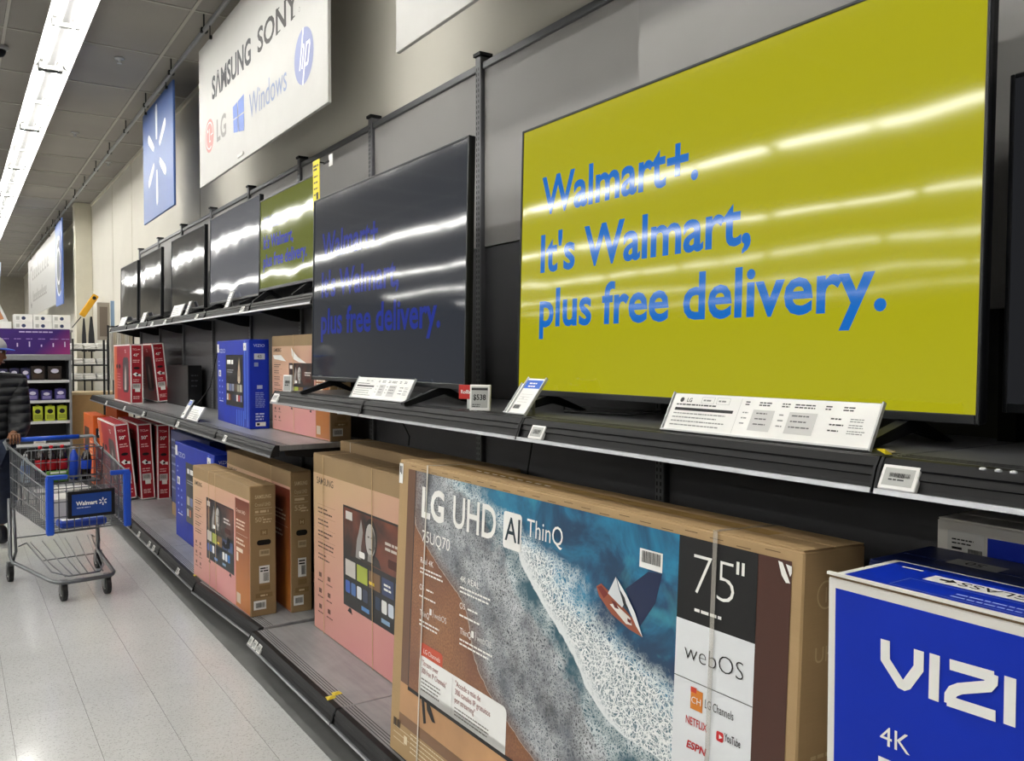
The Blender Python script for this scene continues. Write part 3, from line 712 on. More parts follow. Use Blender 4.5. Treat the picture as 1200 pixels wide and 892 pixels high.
# --- blue and white carton in the front right corner, two more behind it
m_vz = mat('vizio_blue_print', '0a2fb4', .5, spec=.2, var=.05); m_vzw = kraft('white_lined_cardboard', 'e9e6df', .03)
def stroke_px(m, th, off, sc, pts, w, mt, L=3):
    q = [th.uv(off[0]+x/sc, off[1]+y/sc) for x, y in pts]
    m.stroke(q, w, mt, L)
vz = carton('television_carton', 'blue and white carton in the front right corner with large white letters', 1.31, .962-1.75, ZB, 1.75, .205, 1.105, m_vzw, group=None)
f = front(); f.rect(.017, .03, vz.W-.02, vz.H-.018, m_vz, 1); vz.add('front_print', f)
vt = front(); so = (940, 560); sw = .0172; sc = 2.688
stroke_px(vt, vz, so, sc, [(264, 510), (264, 572), (312, 648), (322, 653), (332, 650), (369, 600), (370, 543)], sw, WH)
stroke_px(vt, vz, so, sc, [(420, 556), (416, 700)], sw, WH)
stroke_px(vt, vz, so, sc, [(467, 587), (607, 627)], sw, WH)
stroke_px(vt, vz, so, sc, [(603, 618), (601, 642), (588, 656), (500, 663), (478, 671), (468, 686), (467, 711)], sw, WH, 4)
stroke_px(vt, vz, so, sc, [(459, 700), (613, 750)], sw, WH, 5)
stroke_px(vt, vz, so, sc, [(658, 628), (655, 780)], sw, WH)
uo = vz.uv(1196, 800)[0]+.125; vo = vz.uv(1184, 822)[1]
vt.ring(uo, vo, .095, .062, WH, 3)
tpx(vt, vz, '4K', (1032, 872), (1067, 884), (1032, 850), WH, L=3)
a = vz.uv(1030, 892); vt.lines(a[0], a[0]+.35, a[1]-.01, 1, .02, .02, WH, 3)
vz.words('lettering', vt)
tpf = topf(vz); tpf.rect(.018, .012, vz.W-.02, vz.D-.012, m_vz, 1)
tpf.rect(.115, .105, vz.W-.1, .148, WH, 2); tpf.text('FRONT | GLASS', .47, .139, .024, BK, w=.30, L=3, rot=True); tpf.poly([(.15, .114), (.165, .127), (.15, .140), (.15, .131), (.135, .131), (.135, .123), (.15, .123)], BK, 3)
tpf.rect(.045, .155, .085, .162, WH, 2); tpf.rect(.1, .03, 1.5, .0315, C('7d97e0'), 2).rect(.1, .092, 1.5, .0935, C('7d97e0'), 2).rect(.1, .03, .1015, .0935, C('7d97e0'), 2); tpf.lines(.2, .4, .06, 2, .018, .005, C('a9bcf0'), 2)
vz.add('top_print', tpf)
cr = M(); cr.box(0.004, vz.W, .0, .006, vz.H-.0005, vz.H+.006, m_kraft_dk); cr.box(0, vz.W, -.003, .004, vz.H+.004, vz.H+.009, m_vzw); vz.add('open_flap_edge', cr)
v2 = carton('television_carton', 'dark blue carton squeezed directly behind the front right carton', 1.53, 1.03-1.5, ZB, 1.5, .22, 1.09, C('101c4a', .4))
p2 = topf(v2); p2.rect(.10, .10, .20, .15, C('9a9a98'), 1); p2.text('50', .165, .138, .026, BK, L=2, rot=True); p2.text('VIZIO', .36, .20, .035, C('b9bcc8'), L=1, rot=True); v2.add('top_print', p2)
v3 = carton('television_carton', 'white edged blue carton farthest back with a paper label, at right edge', 1.80, 1.045-1.5, ZB, 1.5, .16, 1.145, m_vzw)
p3 = front(); p3.rect(.11, .05, 1.45, 1.12, m_vz, 1); p3.rect(.025, 1.03, .105, 1.125, C('d9d8d4'), 2); p3.lines(.035, .085, 1.105, 2, .008, .003, BK, 3); p3.lines(.035, .06, 1.085, 4, .01, .005, BK, 3); p3.lines(.035, .1, 1.04, 1, .008, .003, BK, 3); p3.bars(.07, .1, 1.055, 1.09, BK, 3); v3.add('front_print', p3)

# --- pink and tan cartons
def pinkmat(W, H):
    k = NT('pink_tan_print'); co = k.sep(k.coord()); u = k.math('DIVIDE', co[0], W); v = k.math('DIVIDE', co[2], H)
    a = k.rng(k.math('ADD', k.math('MULTIPLY', u, .55), k.math('MULTIPLY', k.math('SUBTRACT', 1.0, v), .75)), .22, .95)
    c = k.mix(a, lin('d0b188'), lin('d08a8c')); c = k.mix(k.math('MULTIPLY', k.rng(k.noise(k.coord(), 2.0, 2), .35, .65), .35), c, lin('d69c90'))
    k.base(c); k.props(.42, 0, .45); return k.m
def orangemat():
    k = NT('burnt_orange_print'); co = k.sep(k.coord()); c = k.mix(k.rng(co[2], .1, .7), lin('b06a2a'), lin('6e2c1c')); k.base(c); k.props(.42, 0, .4); return k.m
def glowmat():
    k = NT('screen_picture_print'); co = k.coord(); n = k.noise(co, 3.5, 3, .5, .6)
    k.base(k.mix(k.rng(n, .35, .65), lin('17110f'), lin('7a3a22'))); k.props(.35, 0, .4); return k.m
m_or = orangemat(); m_glow = glowmat()
def pink(label, Cx, Cy, z, W, D, H, size=None, yaw=0.0, straps=(.17,), tvr=(.27, .24, .755, .77), vis_end=True, handle=True):
    t = carton('television_carton', label, Cx, Cy, z, W, D, H, m_kraft2, yaw)
    t.add('front_print', front().rect(.004, .006, W-.004, H-.085*H/.8, pinkmat(W, H), 1))
    u0, v0, u1, v1 = tvr[0]*W, tvr[1]*H, tvr[2]*W, tvr[3]*H; w, h = u1-u0, v1-v0
    p = front(); p.rect(u0, v0, u1, v1, C('0f1013', .35), 2); p.rect(u0+w*.02, v0+h*.52, u1-w*.02, v1-h*.02, m_glow, 3)
    FG = C('b9b6b2', .4); FD = C('55504c', .4)
    p.poly([(u0+w*.28, v0+h*.53), (u0+w*.60, v0+h*.53), (u0+w*.57, v0+h*.60), (u0+w*.50, v0+h*.64), (u0+w*.40, v0+h*.64), (u0+w*.31, v0+h*.60)], C('2a2624', .4), 4)
    p.disc(u0+w*.45, v0+h*.775, w*.095, h*.185, C('1a1716', .4), 4); p.disc(u0+w*.445, v0+h*.755, w*.074, h*.155, FG, 5); p.poly([(u0+w*.41, v0+h*.62), (u0+w*.48, v0+h*.62), (u0+w*.48, v0+h*.55), (u0+w*.40, v0+h*.55)], C('8d8985', .4), 5)
    p.rect(u0+w*.405, v0+h*.775, u0+w*.432, v0+h*.79, FD, 6).rect(u0+w*.455, v0+h*.775, u0+w*.482, v0+h*.79, FD, 6).rect(u0+w*.425, v0+h*.665, u0+w*.466, v0+h*.678, FD, 6); p.poly([(u0+w*.47, v0+h*.62), (u0+w*.515, v0+h*.7), (u0+w*.515, v0+h*.8), (u0+w*.48, v0+h*.88)], FD, 6)
    p.poly([(u0+w*.21, v0+h*.53), (u0+w*.30, v0+h*.53), (u0+w*.30, v0+h*.66), (u0+w*.33, v0+h*.80), (u0+w*.30, v0+h*.92), (u0+w*.26, v0+h*.78), (u0+w*.23, v0+h*.70)], C('9a9692', .4), 4)
    p.rect(u0+w*.05, v0+h*.87, u0+w*.16, v0+h*.95, C('d9d6d0'), 5); p.lines(u0+w*.66, u0+w*.9, v0+h*.78, 2, h*.05, h*.025, C('cfc9c2'), 5); p.rrect(u0+w*.7, v0+h*.58, u0+w*.9, v0+h*.66, h*.02, C('4a2018'), 5); p.rrect(u0+w*.27, v0+h*.55, u0+w*.36, v0+h*.61, h*.02, WH, 6)
    for i, c in enumerate(('c9c4be', 'aab648', '7a5a3a', '30406a', '39527c')): p.rect(u0+w*(.04+.19*i), v0+h*.31, u0+w*(.04+.19*i+.165), v0+h*.47, C(c, .4), 4)
    p.rect(u0+w*.42, v0+h*.34, u0+w*.5, v0+h*.37, C('e0c23a'), 5); p.lines(u0+w*.64, u0+w*.74, v0+h*.40, 2, h*.04, h*.02, WH, 5, 0)
    for i, c in enumerate(('3d5fb0', '4a6ea8', 'dfe2e6', '38405a', '232830', '2a3c58', 'e6e6e4', 'd4dde8', '3f7ac0', '2b2b30')): p.rrect(u0+w*(.04+.094*i), v0+h*.14, u0+w*(.04+.094*i+.075), v0+h*.26, h*.02, C(c, .4), 4)
    p.rect(u0+w*.3, v0+h*.05, u0+w*.42, v0+h*.09, C('5a8cc8'), 4).rect(u0+w*.6, v0+h*.05, u0+w*.72, v0+h*.09, C('88a8c8'), 4)
    for a in (.1, .86): p.poly([(u0+w*a, v0-h*.005), (u0+w*(a+.03), v0-h*.005), (u0+w*(a+.05), v0-h*.06), (u0+w*(a-.03), v0-h*.045)], BK, 3)
    t.add('pictured_screen', p)
    q = front(); q.text('SAMSUNG', .035*W, H*.835, .03*H/.8, C('3a2c24'), w=.15*W, L=2, bold=.008)
    for i in range(5): q.rect(.04*W, H*(.72-.065*i), .2*W, H*(.72-.065*i)+.0015, C('9a7058'), 2); q.lines(.045*W, .19*W, H*(.695-.065*i), 2, H*.022, H*.008, C('4a342a'), 2, .5)
    for i in range(3):
        for j in range(2): q.rect((.05+.08*j)*W, H*(.31-.09*i), (.075+.08*j)*W, H*(.335-.09*i), C('6a4a40'), 2); q.lines((.04+.08*j)*W, (.1+.08*j)*W, H*(.285-.09*i), 1, .01, H*.007, C('6a4a40'), 2)
    t.add('lettering', q)
    o = front(); o.rect(tvr[2]*W+.025*W, .012, W-.006, H-.1*H/.8, m_or, 2); uo_ = tvr[2]*W+.04*W; OW = C('ead9c6')
    o.text('Crystal UHD', uo_, H*.77, H*.026, OW, w=.14*W, L=3); o.lines(uo_, W*.96, H*.70, 3, H*.028, H*.012, OW, 3)
    o.rect(uo_, H*.6, W*.97, H*.602, OW, 3); o.lines(uo_, W*.94, H*.55, 2, H*.03, H*.014, OW, 3); o.rect(uo_, H*.46, uo_+.1*W, H*.49, OW, 3); o.rect(uo_, H*.38, uo_+.03*W, H*.45, OW, 3); o.rect(uo_, H*.05, uo_+.06*W, H*.13, C('c9b9a6'), 3)
    t.add('orange_column_print', o)
    if vis_end:
        e = endf(t); EL = C('d8c49e')
        e.text('SAMSUNG', D*.2, H*.905, H*.026, EL, w=D*.62, L=1, bold=.02); e.text('Crystal UHD', D*.2, H*.845, H*.026, EL, w=D*.6, L=1); e.rect(D*.18, H*.826, D*.85, H*.829, EL, 1); e.lines(D*.2, D*.75, H*.795, 1, .01, H*.018, EL, 1); e.rect(D*.18, H*.78, D*.85, H*.783, EL, 1)
        if size: e.text(size, D*.2, H*.725, H*.036, EL, L=1)
        e.lines(D*.5, D*.85, H*.735, 2, H*.02, H*.01, EL, 1); e.rect(D*.4, H*.62, D*.68, H*.665, C('8a7048'), 1); e.text('H', D*.54, H*.628, H*.026, EL, al='c', L=2)
        e.rect(D*.35, H*.46, D*.75, H*.51, C('c4b28e'), 1); e.bars(D*.4, D*.72, H*.475, H*.50, C('6d563a'), 2)
        e.rect(D*.34, H*.25, D*.74, H*.385, WH, 1); e.lines(D*.38, D*.7, H*.36, 2, H*.02, H*.01, BK, 2); e.bars(D*.5, D*.7, H*.265, H*.33, BK, 2)
        e.rect(D*.34, H*.195, D*.76, H*.235, C('8a7048'), 1).rect(D*.2, H*.14, D*.85, H*.175, C('8a7048'), 1); e.lines(D*.38, D*.7, H*.15, 1, .01, H*.012, EL, 2)
        e.rect(D*.12, H*.05, D*.6, H*.12, WH, 1); e.bars(D*.2, D*.55, H*.065, H*.105, BK, 2)
        t.add('end_print', e)
        if handle: hd = endf(t); hd.rrect(D*.26, H*.545, D*.8, H*.585, H*.019, C('150f0a', .8), 2); t.add('handle_hole', hd)
    for s_ in straps: strap(t, s_*W, mat('tan_strap', 'c9ab7a', .3), .005)
    return t
pink('big pink and tan carton between the sea picture carton and the smaller cartons', 1.66, 2.94, ZB, 1.59, .17, .965, '65"', straps=(.10, .5))
t = carton('television_carton', 'tan carton behind the big pink one, only its top showing', 1.845, 3.0, ZB, 1.6, .17, 1.015, m_kraft2)
t.add('lettering', front().text('SAMSUNG', .06, .93, .034, C('2c2420'), w=.17, L=2, bold=.03)); strap(t, .16, mstr, .006)
s50 = pink('small pink and tan carton standing forward at the edge of the base deck', 1.408, 4.876, ZB, 1.19, .152, .752, '50"', yaw=2.0, straps=(.33, .45))
hk = M().frame((0, -.004, 0), (1, 0, 0), (0, 0, 1)); hk.poly([(.70, .36), (.76, .345), (.79, .40), (.83, .37), (.83, .33), (.73, .315), (.68, .33)], m_black, 3); s50.add('strap_buckle', hk)
pink('tan and rust carton directly behind the small pink one', 1.63, 4.83, ZB, 1.36, .125, .825, '55"', straps=(.75,), tvr=(.2, .24, .62, .77))
s43 = pink('tall pink and tan carton at the near end of the middle shelf', 1.81, 4.665, ZM, 1.05, .13, .625, '43"', straps=(.42,), tvr=(.33, .27, .76, .72))
tm = front(); tm.poly([(.03, .50), (.2, .5), (.3, .46), (.2, .465), (.06, .475)], WH, 6); tm.poly([(.40, .55), (.43, .53), (.52, .49), (.68, .45), (.55, .455), (.44, .475), (.41, .5)], WH, 6); s43.add('torn_paper_patch', tm)

# --- blue cartons farther along
def blue(label, Cx, Cy, z, W, D, H, size, yaw=0.0):
    t = carton('television_carton', label, Cx, Cy, z, W, D, H, mat('royal_blue_print', '1230ac', .45, spec=.25, var=.08), yaw, lid=True)
    p = front(); p.rect(.30*W, .22*H, .83*W, .83*H, C('0b0d12', .35), 1); LB = C('4f7be0', .4)
    for i in range(4): p.rect((.62+.065*i)*W, .01*H, (.65+.065*i)*W, .19*H, C('2f62d6', .4), 1)
    p.rect(.86*W, .1*H, .9*W, .99*H, C('2f5fd0', .4), 1); p.rect(.93*W, .02*H, .97*W, .97*H, C('2a55c6', .4), 1)
    p.poly([(.66*W, .52*H), (.76*W, .52*H), (.75*W, .62*H), (.72*W, .80*H), (.69*W, .70*H)], C('b9a48c', .4), 2); p.poly([(.69*W, .3*H+.2*H), (.74*W, .5*H), (.73*W, .58*H), (.7*W, .58*H)], C('d9cdb8', .4), 3)
    p.lines(.34*W, .55*W, .72*H, 1, .01, .05*H, WH, 2); p.lines(.34*W, .55*W, .645*H, 2, .025*H, .008*H, C('b9bcc4'), 2)
    for i, c in enumerate(('b9b3a4', '6c78a8', '8a92a8', '5a4a40', '9a9684', 'b0aca0')): p.rect((.33+.08*i)*W, .40*H, (.33+.08*i+.068)*W, .485*H, C(c, .4), 2)
    for i, c in enumerate(('d9d9d4', 'c07048', '4a3028', '2a3050', '30406a', 'e0e0e0', 'c04048', '8a90c0')): p.rect((.33+.06*i)*W, .285*H, (.33+.06*i+.042)*W, .36*H, C(c, .4), 2)
    t.add('pictured_screen', p)
    q = front(); q.text('VIZIO', .04*W, .855*H, .05*H, C('cfd6ee'), w=.24*W, L=1); q.lines(.05*W, .09*W, .74*H, 2, .05*H, .015*H, C('9fb2ea'), 1); q.rect(.05*W, .56*H, .13*W, .64*H, WH, 1); q.bars(.065*W, .115*W, .575*H, .62*H, BK, 2)
    for i in range(4):
        for j in range(2): q.rect((.07+.09*j)*W, (.5-.075*i)*H, (.1+.09*j)*W, (.52-.075*i)*H, C('8fa6ea'), 1)
    q.rect(.07*W, .25*H, .2*W, .26*H, WH, 1); t.add('lettering', q)
    w = front(); w.rect(.01*W, .86*H, .07*W, .965*H, WH, 3); w.rect(.85*W, .88*H, .93*W, .965*H, WH, 3); w.text('4K', .89*W, .905*H, .03*H, BK, al='c', L=4); t.add('white_label', w)
    e = endf(t); LT = C('c2cdf0')
    e.text('VIZIO', D*.22, H*.92, H*.03, LT, w=D*.55, L=1); e.rect(D*.25, H*.78, D*.78, H*.845, C('b9c0d0'), 1); e.text(size, D*.51, H*.795, H*.034, BK, al='c', L=2); e.rect(D*.25, H*.7, D*.45, H*.745, C('8090b8'), 1); e.rect(D*.38, H*.45, D*.65, H*.49, C('a9b6dc'), 1)
    e.lines(D*.3, D*.8, H*.40, 9, H*.02, H*.01, C('7f93d8'), 1); e.lines(D*.3, D*.75, H*.16, 3, H*.03, H*.016, LT, 1); e.rect(D*.3, H*.03, D*.8, H*.075, WH, 1); e.rect(D*.36, H*.04, D*.5, H*.065, BK, 2)
    t.add('end_print', e); return t
blue('royal blue carton on the middle shelf beside the tall pink one', 1.672, 5.775, ZM, 1.0, .135, .605, '43', yaw=-2.6)
blue('royal blue carton on the base deck behind the small pink one', 1.555, 6.25, ZB, 1.27, .14, .785, '50')
t = carton('television_carton', 'navy blue carton between the blue and the red ones on the base deck', 1.73, 7.1, ZB, 1.45, .13, .80, C('1b2c62', .4))
pn = front(); pn.lines(.03, .2, .70, 7, .075, .02, C('8a94b4'), 1); pn.rect(.02, .0, .25, .12, m_kraft, 1); t.add('front_print', pn)
t = carton('television_carton', 'black carton against the back of the middle shelf', 1.89, 8.55, ZM, .95, .13, .40, C('0d0d10', .5))
pn = endf(t); pn.lines(.03, .1, .3, 3, .05, .012, C('4a4a50'), 1); t.add('end_print', pn)

# --- red cartons
m_red = mat('red_print', 'a01a26', .38, var=.12, vs_=3.0); m_redd = mat('dark_red_print', '8d1a24', .4, var=.1)
def red(label, Cx, Cy, z, W, D, H, size, roll=0.0, fan=True):
    t = carton('television_carton', label, Cx, Cy, z, W, D, H, m_red, 0, 0)
    t.o.rotation_euler = (R(roll), 0, R(AISLE)); t.o.location.z += abs(D*math.sin(R(roll)))
    b = .011; w = front()
    for q in ((0, 0, W, b), (0, H-b, W, H), (0, 0, b, H), (W-b, 0, W, H)): w.rect(*q, WH, 2)
    e = endf(t)
    for q in ((0, 0, D, b), (0, H-b, D, H), (0, 0, b, H), (D-b, 0, D, H)): e.rect(*q, WH, 1)
    tf = topf(t)
    for q in ((0, 0, W, b), (0, D-b, W, D), (W-b, 0, W, D)): tf.rect(*q, WH, 1)
    t.add('white_edge_print', w); t.add('top_edge_print', tf)
    p = front(); p.rect(b, b, .2*W, H-b, C('c45a34', .4), 1); p.rrect(.55*W, .18*H, .9*W, .78*H, .12*H, C('3a3236', .4), 1); p.poly([(.66*W, .22*H), (.76*W, .22*H), (.77*W, .5*H), (.72*W, .66*H), (.67*W, .5*H)], C('b9aaa4', .4), 2)
    p.disc(.2*W, .62*H, .05*W, .04*H, BK, 2); p.disc(.36*W, .62*H, .07*W, .04*H, BK, 2); p.lines(.22*W, .45*W, .48*H, 6, .05*H, .012*H, C('e0a8a0'), 2); p.text('TCL', .68*W, .86*H, .05*H, WH, L=2, bold=.03)
    t.add('front_print', p)
    PK = C('e9bcb8')
    e.text('TCL', D*.18, H*.90, H*.028, PK, L=1, bold=.02); e.lines(D*.6, D*.8, H*.905, 1, .01, H*.014, PK, 1); e.text(size, D*.24, H*.80, H*.042, WH, L=1, bold=.02); e.lines(D*.2, D*.8, H*.725, 2, H*.03, H*.014, PK, 1)
    e.disc(D*.5, H*.60, D*.25, H*.02, BK, 1); e.poly([(D*.18, H*.50), (D*.45, H*.53), (D*.6, H*.5), (D*.82, H*.5), (D*.82, H*.46), (D*.55, H*.47), (D*.4, H*.46)], WH, 1); e.rect(D*.45, H*.475, D*.62, H*.505, BK, 2)
    e.lines(D*.2, D*.75, H*.40, 2, H*.03, H*.012, PK, 1); e.rect(D*.16, H*.25, D*.8, H*.34, C('c9c4c0'), 1); e.rect(D*.35, H*.2, D*.75, H*.26, WH, 2); e.bars(D*.22, D*.7, H*.28, H*.325, C('6a6664'), 3); e.lines(D*.2, D*.8, H*.12, 3, H*.02, H*.012, PK, 1)
    t.add('end_print', e); return t
red('red carton leaning toward the aisle on the base deck, next to the cart', 1.455, 9.55, ZB, 1.2, .135, .78, '50"', roll=5.5)
red('middle one of the three red cartons in front on the base deck', 1.625, 9.5, ZB, 1.2, .135, .785, '50"', roll=2.5)
red('third red carton from the aisle on the base deck, standing straight', 1.775, 9.45, ZB, 1.2, .125, .78, '50"')
red('red carton at the very back of the base deck, only a sliver showing', 1.915, 9.35, ZB, 1.2, .125, .78, '50"')
red('upright red carton on the middle shelf with its orange picture showing', 1.535, 9.5, ZM, 1.05, .12, .615, '43"')
red('slanting red carton leaning on the middle shelf behind the upright red one', 1.80, 9.5, ZM, 1.05, .115, .615, '43"', roll=5.5)
# --- orange cartons at the far end
m_orange = mat('orange_print', 'c9581e', .4, var=.1); m_orange2 = mat('deep_orange_print', 'b0481c', .4, var=.1)
for lab, x, y, w, d, h, mm in (('orange carton on the base deck behind the shopping cart handle', 1.36, 10.95, .85, .14, .80, m_orange), ('deep orange carton behind the other orange one under the far shelf', 1.62, 11.0, .85, .13, .88, m_orange2)):
    t = carton('television_carton', lab, x, y, ZB, w, d, h, mm)
    p = front(); p.rect(.1*w, .2*h, .6*w, .8*h, C('3a2a22'), 1); p.lines(.65*w, .9*w, .6*h, 4, .06*h, .02*h, C('f0c8a0'), 1); t.add('front_print', p)
    e = endf(t); e.rect(d*.2, h*.68, d*.85, h*.82, C('16202e'), 1); e.rect(d*.4, h*.72, d*.6, h*.78, WH, 2); e.lines(d*.2, d*.8, h*.3, 4, h*.03, h*.014, C('f0c8a0'), 1); t.add('end_print', e)
# ------------------------------------------------------------------ hanging signs
def board(name, label, yl, yr, z0, z1, mt, x=1.735, th=.02):
    t = Th(name, label, 'sign', (x, yl, z0)); w, h = yl-yr, z1-z0; t.W, t.H = w, h
    t.add('board', M().box(0, w, 0, th, 0, h, mt, .003))
    for f in (.15, .85): t.add('hook', M().cyl((f*w, .0-.015+.0, h-.01), (f*w, -.015, 4.252-z0), .004, m_black, n=6).box(f*w-.012, f*w+.012, -.02, 0, h-.03, h-.005, m_black))
    return t
m_sign = mat('sign_white', 'b9b8b4', .4, var=.02)
bs = board('brand_sign', 'wide white hanging sign with brand names above the far televisions', 7.34, 4.47, 3.062, 4.18, m_sign)
g = front(); DK = C('26282e'); 
tpx(g, bs, 'S\u039bMSUNG', (248.7, 115.2), (294.3, 74), (247.6, 91.5), DK, bold=.03, L=2)
tpx(g, bs, 'SONY', (302, 62.5), (349, 16.5), (301, 36), C('2c2a28'), bold=.02, L=2)
a, b_ = bs.uv(302, 62.5), bs.uv(349, 16.5); sw_ = b_[0]-a[0]; hs = bs.uv(301, 36)[1]-a[1]; vb = (a[1]+b_[1])/2
for f0, f1, top in ((.52, .60, 0), (.50, .58, 1), (.69, .77, 1), (.78, .87, 1), (.92, 1.01, 1), (.85, .94, 0)):
    g.rect(a[0]+f0*sw_, vb+(hs*.94 if top else 0), a[0]+f1*sw_, vb+(hs if top else hs*.06), C('2c2a28'), 2)
a = bs.uv(351, 11); g.ring(a[0], a[1], .014, .011, C('77746f'), 2)
tpx(g, bs, 'Windows', (292.5, 139), (336.3, 105.5), (289.5, 113), C('8391b4'), L=2)
TL, TR, BL, BR = bs.uv(273, 125.8), bs.uv(286, 110), bs.uv(274, 155.8), bs.uv(286.3, 152.8)
def bil(s_, t_): return tuple((TL[i]*(1-s_)+TR[i]*s_)*(1-t_)+(BL[i]*(1-s_)+BR[i]*s_)*t_ for i in (0, 1))
for s0, s1 in ((0, .42), (.47, 1)):
    for t0_, t1_ in ((0, .48), (.52, 1)): g.poly([bil(s0, t1_), bil(s1, t1_), bil(s1, t0_), bil(s0, t0_)], C('6c86cc'), 2)
tpx(g, bs, 'LG', (254.2, 164.5), (265.3, 159), (254, 140), C('8d8b88'), bold=.025, L=2)
a, l, r_, tt, bb = bs.uv(245.8, 158.8), bs.uv(240.7, 160), bs.uv(251, 157), bs.uv(245.8, 139.5), bs.uv(245.8, 179)
rr = (tt[1]-bb[1])/2; g.disc((l[0]+r_[0])/2, (tt[1]+bb[1])/2, rr, rr, C('d28c88'), 2); lc = ((l[0]+r_[0])/2, (tt[1]+bb[1])/2)
PW = C('f0e2df'); g.ring(lc[0], lc[1], rr*.82, rr*.74, PW, 3, 0, 300); g.rect(lc[0]-rr*.05, lc[1]-rr*.4, lc[0]+rr*.03, lc[1]+rr*.42, PW, 3); g.rect(lc[0]-rr*.05, lc[1]-rr*.4, lc[0]+rr*.3, lc[1]-rr*.32, PW, 3); g.disc(lc[0]-rr*.36, lc[1]+rr*.32, rr*.1, rr*.1, PW, 3, 12); g.rect(lc[0]+rr*.3, lc[1]-.04*rr, lc[0]+rr*.8, lc[1]+.04*rr, PW, 3)
a, tt, bb = bs.uv(356.2, 65.3), bs.uv(356, 32.5), bs.uv(356, 99); rr = (tt[1]-bb[1])/2; hc = (a[0], (tt[1]+bb[1])/2)
g.disc(hc[0], hc[1], rr, rr, C('8b93bd'), 2); HP = C('eeedf2')
g.stroke([(hc[0]-rr*.02, hc[1]+rr*1.0), (hc[0]-rr*.42, hc[1]-rr*.42)], rr*.13, HP, 3); g.stroke([(hc[0]-rr*.25, hc[1]+rr*.38), (hc[0]+rr*.0, hc[1]+rr*.38), (hc[0]+rr*.02, hc[1]+rr*.28), (hc[0]-rr*.17, hc[1]-rr*.42)], rr*.12, HP, 3)
g.stroke([(hc[0]+rr*.32, hc[1]+rr*.42), (hc[0]-rr*.12, hc[1]-rr*1.0)], rr*.13, HP, 3); g.stroke([(hc[0]+rr*.26, hc[1]+rr*.36), (hc[0]+rr*.6, hc[1]+rr*.36), (hc[0]+rr*.62, hc[1]+rr*.25), (hc[0]+rr*.44, hc[1]-rr*.30), (hc[0]+rr*.38, hc[1]-rr*.36), (hc[0]+rr*.08, hc[1]-rr*.36)], rr*.12, HP, 3)
bs.words('lettering', g)
bs.add('magnet_clip', M().box(1.12, 1.26, -.006, 0, .03, .055, C('cfcdc8'), .002))
ss = board('logo_sign', 'square blue hanging sign with a white starburst', 9.80, 8.33, 3.075, 4.22, mat('sign_blue', '40609f', .4, var=.08, vs_=1.2))
for k_ in range(6):
    g = front(); a = R(90+60*k_); c = Vector((ss.W*.49, ss.H*.53)); d = Vector((math.cos(a), math.sin(a))); e = Vector((-d.y, d.x)); ri, ro, w = .15, .50, .10
    q = [(ri, .25), (ri+(ro-ri)*.15, .38), (ri+(ro-ri)*.75, .5), (ri+(ro-ri)*.93, .42), (ro, .15)]
    g.poly([tuple(c+d*r+e*(w*t)) for r, t in q]+[tuple(c+d*r-e*(w*t)) for r, t in q[::-1]], C('e6e8ea'), 2); ss.add('starburst_ray', g)
board('blank_sign', 'blank white hanging sign cut off by the top edge above the dark television', 3.62, .9, 3.075, 4.18, m_sign)
# far signs beyond the pillar
fs = board('department_sign', 'white department sign with faint grey writing beyond the pillar', 25.6, 18.55, 2.68, 4.12, m_sign, x=1.70)
g = front(); GT = C('8d8a86')
for u, v, n, h in ((1.3, .86, 8, .36), (1.5, .33, 9, .26)):
    for i in range(n): uu = u+i*.62*h/.36*.9; g.rect(uu, v, uu+.12, v+h*(1 if i % 3 == 0 else .66), GT, 3).rect(uu+.18, v, uu+.36, v+h*.14, GT, 3).rect(uu+.24, v+h*.3, uu+.32, v+h*.66, GT, 3)
g.ring(.95, .72, .42, .34, GT, 3, 60, 300, ky=1.25); fs.add('faded_print', g)
fb = board('picture_sign', 'blue picture sign with a round photo next to the pillar', 18.45, 17.25, 2.62, 4.16, mat('sign_blue_picture', '5b78c0', .4, var=.15, vs_=1.0), x=1.68)
g = front(); g.disc(.62, .72, .52, .56, C('e0e2e6'), 2).disc(.66, .7, .44, .5, C('6e7274'), 3).disc(.95, .78, .2, .55, C('27408c'), 4); g.ring(.6, .72, .35, .28, C('dadada'), 5); fb.add('round_picture', g)
for lab, x, y, w, tilt, c in (('slanting white banner board far off at the left edge', .5, 23.0, .32, -16, 'e9e8e6'), ('pale blue upright banner board far off between slanting ones', .78, 23.5, .3, 3, 'c3cee8'), ('slanting banner board with an orange patch far off', 1.02, 24, .3, -22, 'e6e4e2')):
    t = Th('banner_board', lab, 'sign', (x, y, 2.45), 0); t.o.rotation_euler = (0, R(tilt), 0)
    t.add('board', M().box(-w/2, w/2, 0, .03, 0, 1.45, C(c), .005)); t.add('stem', M().cyl((0, .015, 1.45), (0, .015, 1.75), .01, m_black))
    if 'orange' in lab: t.add('orange_patch', front().rect(-w*.35, .1, w*.3, .6, C('c98a60'), 2))

